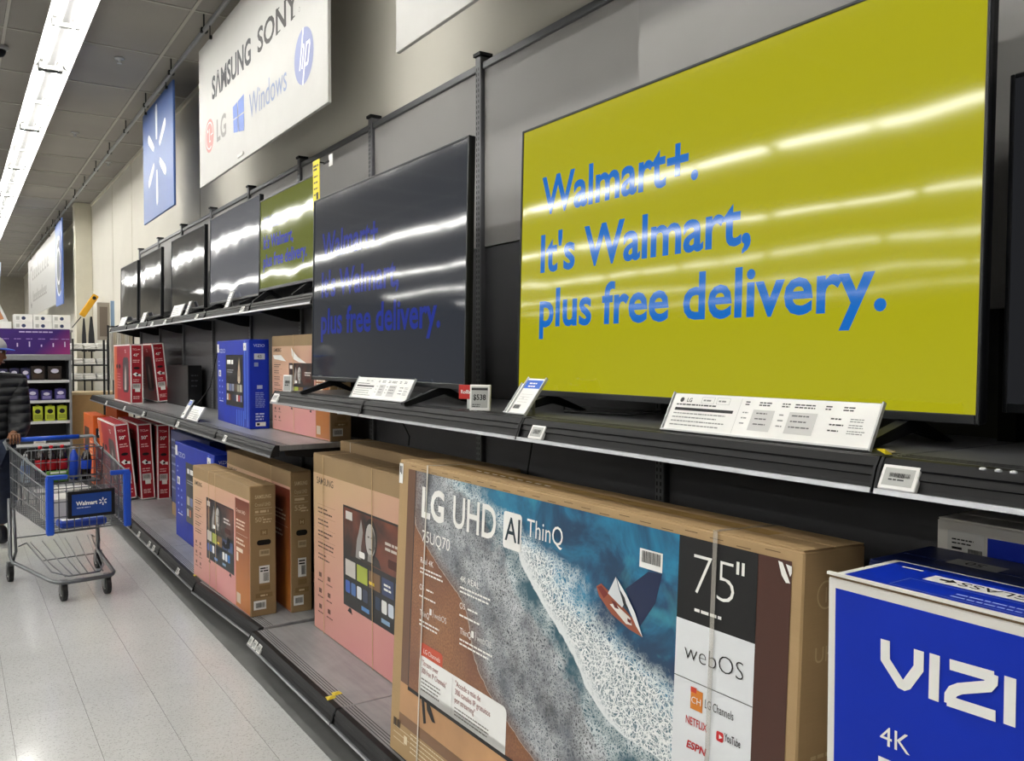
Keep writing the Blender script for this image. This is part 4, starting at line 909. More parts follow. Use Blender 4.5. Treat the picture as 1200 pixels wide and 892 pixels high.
# ------------------------------------------------------------------ tags, cards and labels on the near shelf
def card(name, label, yl, x, z, W, H, lean, draw, case=True, yaw=0.0, mt=None, cat='info card', rz=AISLE):
    t = Th(name, label, cat, (x, yl, z), rz+yaw, -lean)
    t.add('card', M().box(0, W, 0, .003, .004, H, mt or m_white, .001))
    if case: t.add('holder', M().box(-.004, W+.004, .0035, .007, 0, H+.003, m_clear, .001).box(-.004, W+.004, -.006, .003, 0, .004, m_clear).box(-.006, -.002, -.003, .006, 0, H+.004, m_clear).box(W+.002, W+.006, -.003, .006, 0, H+.004, m_clear))
    g = front(); draw(g, W, H); t.add('print', g)
    t.add('stand', M().raw([(W*.4, .004, .01), (W*.6, .004, .01), (W*.6, H*math.sin(R(lean))*.8+.02, H*.1-math.tan(R(lean))*.02), (W*.4, H*math.sin(R(lean))*.8+.02, H*.1-math.tan(R(lean))*.02), (W*.4, .004, H*.8), (W*.6, .004, H*.8)], [(0, 1, 2, 3), (4, 5, 2, 3)], m_clear))
    return t
GR = C('8d8d8d'); LG_ = C('c9c8c6')
def info(g, W, H, logo=True):
    if logo: g.disc(W*.055, H*.84, H*.065, H*.065, C('3a3a3c'), 1, 16); g.text('LG', W*.085, H*.79, H*.10, C('2c2c2e'), L=1, bold=.02)
    for a in (.17, .255): g.rect(W*a, H*.77, W*(a+.07), H*.775, GR, 1).rect(W*a, H*.93, W*(a+.07), H*.935, GR, 1).rect(W*a, H*.77, W*a+.0008, H*.935, GR, 1).rect(W*(a+.07), H*.77, W*(a+.07)+.0008, H*.935, GR, 1); g.lines(W*(a+.01), W*(a+.06), H*.83, 1, .01, H*.04, GR, 1)
    g.lines(W*.03, W*.26, H*.70, 1, .01, H*.035, C('3a3a3c'), 1, 0); g.rect(W*.03, H*.56, W*.36, H*.635, C('1c1c1e'), 1)
    g.lines(W*.03, W*.35, H*.47, 4, H*.1, H*.028, C('8a8a8a'), 1); g.rect(W*.385, H*.08, W*.387, H*.95, LG_, 1)
    g.rect(W*.46, H*.2, W*.565, H*.7, C('cfcecc'), 1).rect(W*.635, H*.2, W*.76, H*.7, C('cfcecc'), 1)
    for a, b in ((.41, .44), (.48, .54), (.59, .63), (.65, .75), (.785, .815), (.86, .91)): g.lines(W*a, W*b, H*.80, 2, -H*.06, H*.03, C('4a4a4c'), 1, .2)
    for i in range(3): g.lines(W*.41, W*.44, H*(.6-.13*i), 1, .01, H*.03, GR, 1); g.lines(W*.48, W*.545, H*(.6-.13*i), 1, .01, H*.03, C('6a6a6a'), 2); g.lines(W*.59, W*.62, H*(.6-.13*i), 1, .01, H*.03, GR, 1); g.lines(W*.65, W*.745, H*(.6-.13*i), 1, .01, H*.03, C('6a6a6a'), 2); g.lines(W*.82, W*.88, H*(.6-.13*i), 1, .01, H*.03, C('2c2c2e'), 1); g.lines(W*.9, W*.97, H*(.62-.13*i), 2, H*.05, H*.02, GR, 1)
card('info_card', 'long white product info card leaning below the yellow screen', 1.625, 1.53, ZN+.002, .59, .105, 27, info)
card('info_card', 'white product info card below the dark television', 3.69, 1.53, ZN+.002, .565, .105, 27, lambda g, W, H: info(g, W, H, False))
def bluecard(g, W, H):
    g.rect(.002, H*.72, W-.002, H*.95, C('2f66d0'), 1); g.lines(W*.25, W*.75, H*.84, 2, H*.08, H*.035, WH, 2, .3); g.lines(W*.15, W*.85, H*.55, 4, H*.07, H*.012, LG_, 1); g.text('75', W*.3, H*.42, H*.06, GR, L=1, bold=-.015); g.rect(W*.1, H*.16, W*.5, H*.27, C('9a9a9a'), 1); g.bars(W*.12, W*.48, H*.17, H*.26, C('3a3a3a'), 2)
card('price_card', 'tilted white card with a blue top left of the yellow screen', 2.36, 1.53, ZN+.002, .095, .145, 37, bluecard, cat='price card')
card('price_card', 'plain white card edge just behind the blue topped card', 2.40, 1.545, ZN+.002, .06, .12, 37, lambda g, W, H: g.lines(W*.2, W*.8, H*.5, 3, .015, .004, LG_, 1), cat='price card')
def elabel(label, loc, W, H, rz, rx, price=None, name='electronic_label'):
    t = Th(name, label, 'price label', loc, rz, rx)
    t.add('case', M().box(0, W, 0, .012, 0, H, m_white, .002)); b = W*.1
    g = front(); g.rect(b, H*.12 if price else b, W-b, H-b, C('b4b5b2', .35), 1)
    t.add('display', g)
    q = front()
    if price:
        q.rect(b, H-b-.012, W-b, H-b-.004, C('2a2a2c'), 2); q.text(price, W*.5, H*.42, H*.2, BK, al='c', w=W*.62, L=2, bold=.02); q.lines(b*1.5, W*.6, H*.22, 2, .007, .003, C('3a3a3c'), 2)
    else:
        q.bars(W*.25, W*.8, H*.48, H*.66, BK, 2); q.lines(W*.25, W*.75, H*.36, 1, .01, H*.06, C('3a3a3c'), 2)
    t.add('print', q); return t
elabel('white electronic price label reading 538 in front of the dark television', (1.525, 2.60, ZN), .078, .092, -55, -4, '$538')
rt_ = Th('promo_tag', 'small red tag beside the electronic price label reading 538', 'tag', (1.56, 2.735, ZN+.035), -60, 0)
rt_.add('tag_card', M().box(0, .085, 0, .002, .0, .052, C('c8322e', .4), .0005)); rt_.add('lettering', front().text('Rollback', .0425, .02, .013, WH, al='c', L=2, bold=.02)); rt_.add('clip_foot', M().box(.035, .05, .0, .006, -.035, 0, m_clear))
def raillabel(label, px, py, x, z, W, H, yl=None, cat=None):
    # stands on the sloping face of a price rail: x is the rail front, z the deck height
    y = yl if yl is not None else atX(px, py, x+.01).y
    return elabel(label, (x-.0035, y, z-.054), W, H, AISLE, -28)
raillabel('white electronic label on the right rail below the yellow paper scrap', 1032, 560, 1.452, ZN, .075, .05)
raillabel('small white rail label under the tilted blue topped card', 622, 505, 1.452, ZN, .07, .045)
e_ = elabel('small white electronic label standing at the far end of the dark shelf', (1.50, 4.56, ZN), .06, .09, -60, -4)
raillabel('tiny white rail label at the far tip of the dark shelf', 0, 0, 1.452, ZN, .09, .05, yl=4.61)
for px, py, z, x, l in ((262, 510, ZM, 1.452, 'on the middle shelf rail below the blue carton'), (207, 493, ZM, 1.452, 'on the middle shelf rail near the tilted cards'), (167, 482, ZM, 1.452, 'on the middle shelf rail below the slanting red carton'), (145, 473, ZM, 1.452, 'on the middle shelf rail below the upright red carton'), (124, 466, ZM, 1.452, 'at the far end of the middle shelf rail')):
    raillabel('tiny white label '+l, px, py, x, z, .06, .045)
for px, l in ((282, 'below the grey television'), (229, 'below the third black television from the far end'), (192, 'right of the second farthest black television'), (177, 'left of the second farthest black television'), (160, 'below the farthest black television')):
    raillabel('tiny top shelf rail label '+l, px, 355, 1.685, ZT, .07, .045)
for i, (px, py) in enumerate(((293, 740), (288.5, 736), (284, 731))):
    p = atZ(px, py, .14); raillabel('white tag at the skewed base deck corner, '+('nearest', 'middle', 'farthest')[i]+' of three', 0, 0, 1.315, ZB, .05, .045, yl=4.61-.075*i)
for px, py, l in ((207, 655, 'lone white tag on the base rail before the blue carton'), (179, 640, 'white tag on the base rail opposite the cart, right one of a pair'), (174, 636, 'white tag on the base rail opposite the cart, left one of a pair'), (162, 624, 'white tag on the base rail nearest the cart wheel')):
    raillabel(l, px, py, 1.315, ZB, .06, .045)
card('info_card', 'white info card leaning on the middle shelf in front of the blue carton', 6.95, 1.52, ZM+.002, .34, .12, 30, lambda g, W, H: (g.lines(W*.05, W*.9, H*.7, 5, H*.14, H*.03, GR, 1), g.rect(W*.5, H*.1, W*.9, H*.5, C('d4d4d2'), 1)))
card('price_card', 'narrow white card with a blue top beside the info card on the middle shelf', 7.15, 1.52, ZM+.002, .1, .16, 30, bluecard, cat='price card')
for i, (yl, w, l) in enumerate(((8.55, .42, 'crumpled looking white card before the third black television from the far end'), (10.1, .2, 'white card before the second farthest black television'), (11.55, .4, 'white card before the farthest black television'), (6.62, .09, 'small white card standing before the grey television'), (7.95, .07, 'narrow white card standing right of the crumpled looking one'))):
    card('info_card' if w > .15 else 'price_card', l, yl, 1.735, ZT+.002, w, .12 if w > .15 else .13, 20, lambda g, W, H: g.lines(W*.1, W*.9, H*.7, 4, H*.16, H*.04, GR, 1))
# yellow scrap, price flag by the green set, glides
t = Th('paper_scrap', 'small crumpled yellow paper scrap on the dark shelf at right', 'paper', (1.50, .975, ZN+.001), 20)
t.add('yellow_paper', M().raw([(0, 0, .002), (.03, -.006, .0), (.034, .014, .006), (.006, .02, .012), (.018, .006, .011)], [(0, 1, 4), (1, 2, 4), (2, 3, 4), (3, 0, 4)], C('e8cf2a'))); t.add('clear_film', M().raw([(.03, 0, .001), (.07, -.004, .002), (.066, .014, .006), (.034, .012, .003)], [(0, 1, 2, 3)], C('b9a890', .2)))
t = Th('price_flag', 'bright yellow price flag hanging by the green television', 'tag', (1.79, 4.86, 2.53), AISLE)
t.add('flag', M().box(0, .105, 0, .003, 0, .29, C('f0da20'), .001)); g = front(); g.lines(.01, .09, .25, 2, .02, .012, C('4a4410'), 1); g.lines(.015, .085, .19, 4, .035, .01, C('6a6018'), 1); g.rect(.055, .06, .085, .1, BK, 1); t.add('print', g)
t.add('hook_arm', M().cyl((.05, .005, .28), (.05, .05, .28), .004, m_black).box(.125, .18, .05, .053, .245, .31, m_white)); t.add('arm', M().box(.05, .13, .046, .05, .27, .28, m_black))
for i, (px, py) in enumerate(((1152, 551), (1170, 553), (1188, 555))):
    p = atZ(px, py, ZN); m_ = M().lathe([(.006, 0), (.006, .003), (.003, .005)], (p.x, p.y, ZN), m_clear, 10); tag(m_.build('rivet', smooth=True), 'small clear stud on the dark shelf at right, '+('leftmost', 'middle', 'rightmost')[i]+' of three', 'stud')
for px, py, l in ((394, 813, 'yellow floor sticker scrap at the base deck joint, right one'), (387, 818, 'pale yellow sticker scrap at the base deck joint, left one'), (230, 674, 'crumpled yellowish scrap on the base deck before the blue carton')):
    p = atZ(px, py, ZB+.002); m_ = M().raw([(p.x-.02, p.y-.02, ZB+.001), (p.x+.025, p.y-.012, ZB+.002), (p.x+.02, p.y+.02, ZB+.004), (p.x-.015, p.y+.022, ZB+.002), (p.x, p.y, ZB+.008)], [(0, 1, 4), (1, 2, 4), (2, 3, 4), (3, 0, 4)], C('d9c23a')); tag(m_.build('paper_scrap'), l, 'paper')
# cables on the back panel and at the screens
for i, pts in enumerate((((2.03, 2.9, 1.45), (2.0, 2.93, 1.2), (2.02, 2.88, .9), (2.03, 2.9, .6)), ((2.03, 4.15, 1.45), (2.028, 4.2, 1.35), (2.035, 4.1, 1.25), (2.04, 4.12, 1.2)), ((2.0, 7.9, 1.7), (1.95, 7.95, 1.4), (1.88, 8.1, 1.25), (1.8, 8.2, ZM+.006)), ((1.83, 2.45, ZN+.01), (1.72, 2.3, ZN+.006), (1.80, 2.05, ZN+.008), (1.88, 1.9, ZN+.03)))):
    tag(M().path(pts, .004, m_blackm, 6).build('cable', smooth=True), ('thin black cable hanging under the dark shelf by the dark television', 'thin black cable dangling behind the tan carton top', 'thin black cable drooping behind the middle shelf near the black carton', 'black cable lying under the left foot of the yellow television')[i], 'cable')
# ------------------------------------------------------------------ shopping cart
CX, CY, CR = .70, 6.94, 8.0
cart = Th('shopping_cart', 'steel wire shopping cart with blue bumpers and handle in the aisle', 'shopping cart', (CX, CY, 0), CR)
m_steel = mat('cart_steel', '6e7073', .32, .8, var=.08); m_wire = mat('cart_wire', '76787b', .32, .8, var=.05); m_cblue = mat('cart_blue', '1f52c4', .35, var=.05); m_rub = mat('rubber', '18181a', .6); m_hub = mat('wheel_hub', '9a9a98', .4)
cart.add('base_frame', M().path([(-.30, .44, .62), (-.305, .43, .2), (-.295, .38, .15), (-.20, -.33, .135), (-.17, -.40, .135), (-.12, -.43, .135), (.12, -.43, .135), (.17, -.40, .135), (.20, -.33, .135), (.295, .38, .15), (.305, .43, .2), (.30, .44, .62)], .0145, m_steel, 8), True)
for sx in (-1, 1):
    cart.add('support_strut', M().path([(sx*.29, .40, .16), (sx*.285, .33, .24), (sx*.285, .40, .58)], .011, m_steel, 8), True)
lr = M(); lr.path([(-.26, .36, .27), (-.22, .3, .30), (-.17, -.2, .17), (-.1, -.36, .16), (.1, -.36, .16), (.17, -.2, .17), (.22, .3, .30), (.26, .36, .27)], .006, m_wire, 6)
for i in range(6): x = -.15+.06*i; lr.path([(x*1.3, .3, .30), (x, -.1, .2), (x*.8, -.36, .16)], .004, m_wire, 5)
lr.path([(-.19, .0, .215), (.19, .0, .215)], .004, m_wire, 5); lr.path([(-.29, .38, .33), (.29, .38, .33)], .006, m_wire, 6)
cart.add('lower_rack', lr, True)
def bw(y): f = (y+.5)/.92; return .245+(.295-.245)*f
def bz0(y): return .50+.06*(y+.5)/.92
def bz1(y): return .865+.135*(y+.5)/.92
r_ = .0032
fg = M()
for i in range(11): x = -.235+.047*i; fg.cyl((x, -.5, .505), (x, -.5, .865), r_, m_wire, n=5)
for z in (.505, .6, .7, .79, .865): fg.cyl((-.245, -.503, z), (.245, -.503, z), .004, m_wire, n=5)
cart.add('front_grid', fg)
for sx in (-1, 1):
    sg = M()
    for i in range(27): y = -.5+.92*i/26; sg.cyl((sx*bw(y), y, bz0(y)), (sx*bw(y), y, bz1(y)), r_, m_wire, n=5)
    for f in (0, .25, .5, .75): sg.cyl((sx*bw(-.5), -.5, bz0(-.5)+f*(bz1(-.5)-bz0(-.5))), (sx*bw(.42), .42, bz0(.42)+f*(bz1(.42)-bz0(.42))), .004, m_wire, n=5)
    cart.add('side_grid', sg)
    cart.add('rim_tube', M().path([(sx*.245, -.5, .87), (sx*.262, -.2, .912), (sx*.295, .42, 1.0), (sx*.305, .47, 1.03)], .009, m_steel, 8), True)
    cart.add('corner_bumper', M().box(sx*.245-.024, sx*.245+.024, -.525, -.49, .485, .875, m_cblue, .008).box(sx*.245-(.02 if sx < 0 else .11), sx*.245+(.11 if sx < 0 else .02), -.522, -.495, .853, .885, m_cblue, .006))
bg = M()
for i in range(15): y = -.5+.92*i/14; bg.cyl((-bw(y), y, bz0(y)), (bw(y), y, bz0(y)), r_, m_wire, n=5)
for i in range(7): f = -1+i/3; bg.cyl((f*.245, -.5, .5), (f*.295, .42, .56), .004, m_wire, n=5)
cart.add('bottom_grid', bg)
rg = M()
for i in range(12): x = -.28+.051*i; rg.cyl((x, .42, .56), (x, .42, .99), r_, m_wire, n=5)
for z in (.6, .7, .8, .9, .99): rg.cyl((-.29, .42, z), (.29, .42, z), .004, m_wire, n=5)
cart.add('rear_gate', rg)
cs = M(); cs.path([(-.26, .16, .74), (-.26, .10, .99), (-.24, .09, 1.0), (.24, .09, 1.0), (.26, .10, .99), (.26, .16, .74)], .005, m_wire, 6)
for z in (.79, .90): cs.cyl((-.26, .13, z), (.26, .13, z), .0035, m_wire, n=5)
for i in range(8): x = -.22+.063*i; cs.cyl((x, .155, .745), (x, .10, .995), r_, m_wire, n=5)
cart.add('child_seat_back', cs, True)
cart.add('child_seat_flap', M().box(-.255, .255, .15, .41, .73, .742, C('4a4c50'), .004))
cart.add('handle_bar', M().path([(-.305, .44, .99), (-.312, .5, 1.035), (-.30, .525, 1.045), (.30, .525, 1.045), (.312, .5, 1.035), (.305, .44, .99)], .014, m_steel, 8), True)
cart.add('handle_grip', M().cyl((-.23, .525, 1.045), (.2, .525, 1.045), .0185, m_cblue, n=12), True)
ca = M().box(-.145, .155, -.545, -.528, .585, .77, m_black, .006); sgn = cart.add('ad_plate', ca)
cart.add('ad_print', M().frame((0, -.545, 0), (1, 0, 0), (0, 0, 1)).rect(-.12, .607, .13, .748, C('16418f', .4), 1), parent=sgn)
al = M().frame((0, -.545, 0), (1, 0, 0), (0, 0, 1)); al.text('Walmart', -.095, .672, .026, WH, w=.135, L=2, bold=.03); cart.add('lettering', al, parent=sgn)
a2 = M().frame((0, -.545, 0), (1, 0, 0), (0, 0, 1)); a2.lines(-.09, .02, .652, 1, .01, .006, C('b9c6e4'), 2); cart.add('small_print', a2, parent=sgn)
a3 = M().frame((0, -.545, 0), (1, 0, 0), (0, 0, 1)); a3.spark(.075, .685, .008, .027, .009, WH, 2); cart.add('starburst_logo', a3, parent=sgn)
for x, y, fr in ((-.14, -.40, 1), (.14, -.40, 1), (-.305, .42, 0), (.305, .42, 0)):
    c0 = cart.add('caster', M().box(x-.022, x+.022, y-.02, y+.03, .118, .15, m_steel, .004).box(x-.022, x-.017, y-.01, y+.045, .05, .125, m_steel).box(x+.017, x+.022, y-.01, y+.045, .05, .125, m_steel))
    cart.add('wheel', M().cyl((x-.015, y+.02, .064), (x+.015, y+.02, .064), .064, m_rub, n=22), parent=c0)
    cart.add('hub', M().cyl((x-.0165, y+.02, .064), (x+.0165, y+.02, .064), .032, m_hub, n=16), parent=c0)
Mc = cart.Mw
def incart(x, y, z): return tuple(Mc @ Vector((x, y, z)))
def bottle(label, x, y, z, h, r, body, capc, lab, tilt=0.0):
    t = Th('soda_bottle', label, 'bottle', incart(x, y, z), CR)
    if tilt: t.o.rotation_euler = (0, R(tilt), R(CR))
    t.add('bottle_body', M().lathe([(r*.8, 0), (r, .01), (r, h*.3), (r*.93, h*.36), (r, h*.45), (r, h*.62), (r*.75, h*.76), (r*.34, h*.88), (r*.3, h*.92)], (0, 0, 0), body, 14), True)
    t.add('label_band', M().lathe([(r*1.015, h*.32), (r*1.02, h*.34), (r*1.02, h*.6), (r*1.015, h*.61)], (0, 0, 0), lab, 14), True)
    t.add('cap', M().lathe([(r*.36, h*.92), (r*.38, h*.94), (r*.38, h*.99), (r*.34, h)], (0, 0, 0), capc, 12), True)
m_cola = mat('cola_dark', '1d0f0c', .12, spec=.6); m_rcap = C('d01c26', .35); m_rlab = C('b01a22', .4); m_plab = C('1f46b8', .35); m_bcap = C('2a52c8', .35); m_water = mat('water_bottle', 'b9cbd8', .1, spec=.6)
for i, x in enumerate((-.12, -.045, .03)): bottle('dark cola bottle with red cap in the cart, '+('left', 'middle', 'right')[i]+' one', x, .31, .743, .265, .036, m_cola, m_rcap, m_rlab)
for i, (x, y, ti) in enumerate(((.105, .29, 0), (.172, .235, 3), (.195, .33, 3))): bottle('blue labelled cola bottle in the cart, '+('left', 'middle', 'right tilted')[i]+' one', x, y, .744, .245, .036, m_cola if i else m_plab, m_bcap if i else C('cfd4da'), m_plab, ti)
bottle('clear water bottle at the left side of the cart seat', -.215, .32, .744, .21, .033, m_water, C('e8ecf0'), C('6f8fc8'))
t = Th('snack_pack', 'green snack pack standing before the cola bottles in the cart', 'packet', incart(-.105, .185, .743), CR); t.add('packet', M().box(0, .15, 0, .03, 0, .085, C('5a8a34', .4), .008)); t.add('print', front().rect(.02, .065, .13, .08, C('e6e8d8'), 1).rect(.02, .02, .13, .055, C('86b04a'), 1))
t = Th('paper_tray', 'flat white tray lying across the cart seat under the bottles', 'tray', incart(-.22, -.02, .705), CR); t.add('tray', M().box(0, .36, 0, .10, 0, .014, m_white, .003)); t.add('hook_rail', M().box(.02, .34, .1, .17, .004, .01, C('b9b9b6')))
t = Th('white_box', 'large white box standing inside the cart basket', 'box', incart(-.2, -.28, .525), CR); t.add('box', M().box(0, .36, 0, .26, 0, .165, C('dcdad4'), .006)); t.add('tape', M().box(.16, .2, -.001, .261, .1655, .1665, C('b9b3a4')))
t = Th('blue_packet', 'blue and white packet lying at the cart basket bottom', 'packet', incart(-.17, -.45, .508), CR); t.add('packet', M().box(0, .3, 0, .13, 0, .05, C('2a4ab0', .4), .012)); t.add('print', M().frame((0, 0, .0505), (1, 0, 0), (0, 1, 0)).rect(.02, .02, .13, .1, WH, 1).rect(.16, .03, .28, .07, C('8aa4e0'), 1))

# ------------------------------------------------------------------ person pushing the cart
def skin(name, verts, edges, radii, mt, parent, root=0, sub=2):
    me = bpy.data.meshes.new(name); me.from_pydata([tuple(v) for v in verts], edges, []); me.materials.append(mt)
    ob = bpy.data.objects.new(name, me); COL.objects.link(ob); ob.parent = parent
    md = ob.modifiers.new('skin', 'SKIN'); md.use_smooth_shade = True
    for i, r in enumerate(radii):
        sv = me.skin_vertices[0].data[i]; sv.radius = r if isinstance(r, tuple) else (r, r); sv.use_root = (i == root)
    sb = ob.modifiers.new('sub', 'SUBSURF'); sb.levels = sub; sb.render_levels = sub
    return ob
PX, PY = .235, 7.86
person = Th('person', 'man in a black puffer jacket, jeans and grey cap pushing the cart', 'person', (PX, PY, 0), 6)
m_skin = mat('skin_brown', '7a5238', .5, var=.05); m_jacket = mat('puffer_black', '1c1d20', .5, var=.15, vs_=20, bump=.6); kq = NT('quilted_puffer'); zq = kq.sep(kq.coord())[2]; kq.base(lin('1b1c1f')); kq.props(.5, 0, .4)
kq.bump(kq.math('ABSOLUTE', kq.math('SINE', kq.math('MULTIPLY', zq, 46.0))), .9, .02); m_jacket = kq.m
m_jeans = mat('jeans_navy', '1c2438', .8, var=.2, vs_=25); m_shoe = mat('shoe_dark', '25262a', .6); m_sole = mat('shoe_sole', 'd9d8d4', .5)
P_ = person.o
hand_t = person.inv @ Vector(incart(-.245, .525, 1.045)); hr = Vector(hand_t)
hl = Vector((-.30, -.06, .88))
# body: pelvis, spine, neck, head core, arms, legs (facing -y); the right arm in the picture reaches the handle
sh_r, sh_l = Vector((.20, -.02, 1.46)), Vector((-.20, .0, 1.46))
el_r = (sh_r+hr)/2+Vector((.04, .10, -.13)); el_l = (sh_l+hl)/2+Vector((-.04, .07, -.02))
hipr, hipl = Vector((.10, .0, .93)), Vector((-.10, 0, .93))
knr, knl = Vector((.13, .10, .53)), Vector((-.11, -.12, .50)); anr, anl = Vector((.14, .50, .27)), Vector((-.11, -.10, .09))
V = [(0, .02, 1.0), (0, .03, 1.2), (0, .01, 1.42), (0, -.02, 1.53), (0, -.05, 1.62), sh_r, el_r, hr+Vector((0, .06, .03)), sh_l, el_l, hl+Vector((0, .06, .03)), hipr, knr, anr, hipl, knl, anl]
E_ = [(0, 1), (1, 2), (2, 3), (3, 4), (2, 5), (5, 6), (6, 7), (2, 8), (8, 9), (9, 10), (0, 11), (11, 12), (12, 13), (0, 14), (14, 15), (15, 16)]
skin('body', V, E_, [(.15, .11), (.14, .1), (.14, .1), .06, .055, .06, .045, .03, .06, .045, .03, .085, .06, .045, .085, .06, .045], m_skin, P_)
J = [(0, .03, .90), (0, .03, 1.12), (0, .02, 1.32), (0, .0, 1.46), (0, -.02, 1.53), sh_r, el_r, hr+(el_r-hr)*.22, sh_l, el_l, hl+(el_l-hl)*.22]
skin('jacket', J, [(0, 1), (1, 2), (2, 3), (3, 4), (3, 5), (5, 6), (6, 7), (3, 8), (8, 9), (9, 10)], [(.21, .16), (.215, .165), (.21, .15), (.15, .12), .085, .10, .085, .058, .10, .085, .058], m_jacket, P_)
skin('jeans', [(0, .03, .97), hipr, knr, anr+(knr-anr)*.12, hipl, knl, anl+(knl-anl)*.05], [(0, 1), (1, 2), (2, 3), (0, 4), (4, 5), (5, 6)], [(.17, .13), .105, .085, .075, .105, .085, .075], m_jeans, P_)
for an, d in ((anr, Vector((0, -.10, -.16))), (anl, Vector((0, -.18, -.03)))):
    s_ = skin('shoe', [an+Vector((0, .03, -.03)), an+d*.5, an+d], [(0, 1), (1, 2)], [.05, .052, .04], m_shoe, P_); 
    n_ = Vector((0, -d.z, d.y)).normalized(); n_ = n_ if n_.z < 0 or True else -n_
    dn = Vector((0, d.z, -d.y)).normalized(); dn = dn if dn.z < 0 else -dn
    sm = M(); a0, a1 = an+Vector((0, .05, -.03))+dn*.04, an+d*1.15+dn*.035
    pts = [a0+Vector((sx*w, 0, 0)) for sx, w in ((-1, .04), (1, .04))]+[a1+Vector((sx*w, 0, 0)) for sx, w in ((1, .045), (-1, .045))]
    sm.raw(pts+[p+dn*.02 for p in pts], [(0, 1, 2, 3), (7, 6, 5, 4), (0, 4, 5, 1), (1, 5, 6, 2), (2, 6, 7, 3), (3, 7, 4, 0)], m_sole); person.add('shoe_sole', sm)
def hand(name, wr, side):
    vs2, es, rd = [wr+Vector((0, .07, .035)), wr+Vector((0, .035, .038)), wr+Vector((0, .0, .036))], [(0, 1), (1, 2)], [.026, (.036, .018), (.036, .016)]
    for i in range(4):
        x = (-.03+.02*i); b = len(vs2); k = (.9, 1.0, 1.0, .85)[i]
        vs2 += [wr+Vector((x, -.012, .036)), wr+Vector((x, -.036*k, .016)), wr+Vector((x, -.032*k, -.014)), wr+Vector((x, -.008, -.028))]
        es += [(2, b), (b, b+1), (b+1, b+2), (b+2, b+3)]; rd += [.0095, .009, .0085, .0075]
    b = len(vs2); vs2 += [wr+Vector((-side*.035, .02, .02)), wr+Vector((-side*.045, .005, -.008)), wr+Vector((-side*.03, -.012, -.026))]; es += [(1, b), (b, b+1), (b+1, b+2)]; rd += [.011, .0095, .0085]
    skin(name, vs2, es, rd, m_skin, P_)
hand('hand', hr, 1); hand('hand', hl, -1)
# head turned to the shelves (picture right)
hd = bpy.data.objects.new('head', bpy.data.meshes.new('head')); hm_ = M()
def ell(m, c, r, mt, n=18, k=12, f=None):
    v = []
    for j in range(k+1):
        a = math.pi*j/k
        for i in range(n):
            b = 2*math.pi*i/n; p = Vector((math.sin(a)*math.cos(b), math.sin(a)*math.sin(b), math.cos(a)))
            if f: p = f(p)
            v.append((c[0]+p.x*r[0], c[1]+p.y*r[1], c[2]+p.z*r[2]))
    m.raw(v, [(j*n+i, (j+1)*n+i, (j+1)*n+(i+1) % n, j*n+(i+1) % n) for j in range(k) for i in range(n)], mt)
def face(p):
    q = p.copy()
    if p.y < 0 and p.z < .1: q.x *= 1-.22*max(0, -p.z); q.y *= 1-.08*max(0, -p.z)
    if p.y > 0 and p.z < -.2: q.y *= .8
    return q
ell(hm_, (0, 0, 0), (.078, .098, .125), m_skin, 22, 16, face)
hm_.raw([(0, -.094, .028), (-.012, -.092, -.02), (.012, -.092, -.02), (0, -.12, -.018), (-.016, -.088, -.03), (.016, -.088, -.03), (0, -.108, -.032)], [(0, 1, 3), (0, 3, 2), (1, 4, 6, 3), (3, 6, 5, 2), (4, 5, 6)], m_skin)
for sx in (-1, 1):
    ell(hm_, (sx*.080, .012, .0), (.010, .022, .034), m_skin, 10, 8); ell(hm_, (sx*.030, -.088, .024), (.013, .008, .007), C('e6e0da'), 10, 6); ell(hm_, (sx*.030, -.0945, .024), (.005, .003, .005), BK, 8, 6)
    hm_.box(sx*.030-.018, sx*.030+.018, -.096, -.086, .040, .046, C('1a120e'), .002)
hm_.box(-.022, .022, -.096, -.084, -.066, -.060, C('5a2f28'), .002).box(-.022, .022, -.097, -.085, -.060, -.054, C('6e3c30'), .002)
bpy.data.objects.remove(hd); Hd = person.add('head', hm_, True); Hd.location = (0.02, -.06, 1.70); Hd.rotation_euler = (R(8), 0, R(52))
hb = M(); ell(hb, (0, .012, .012), (.083, .097, .115), C('14100e', .9), 20, 12, lambda p: Vector((p.x, max(p.y, -.15), p.z))); person.add('hair', hb, True, parent=Hd)
cp = M(); ell(cp, (0, .008, .052), (.092, .108, .09), mat('cap_grey', 'b9b6b0', .8), 22, 12, lambda p: Vector((p.x, p.y, max(p.z, -.12)))); capo = person.add('cap', cp, True, parent=Hd)
br = M(); n = 10; top = [(-.075+.15*i/n, -.085-.085*math.sin(math.pi*i/n), .050-.0*i) for i in range(n+1)]; bot = [(-.075+.15*i/n, -.06, .054) for i in range(n+1)]
br.raw([p for p in top+bot]+[(x, y, z-.006) for x, y, z in top+bot], [(i, i+1, n+2+i, n+1+i) for i in range(n)]+[(2*n+2+n+1+i, 2*n+2+n+2+i, 2*n+2+i+1, 2*n+2+i) for i in range(n)]+[(i, 2*n+2+i, 2*n+3+i, i+1) for i in range(n)], C('2a4fb8', .7)); person.add('cap_brim', br, parent=Hd)

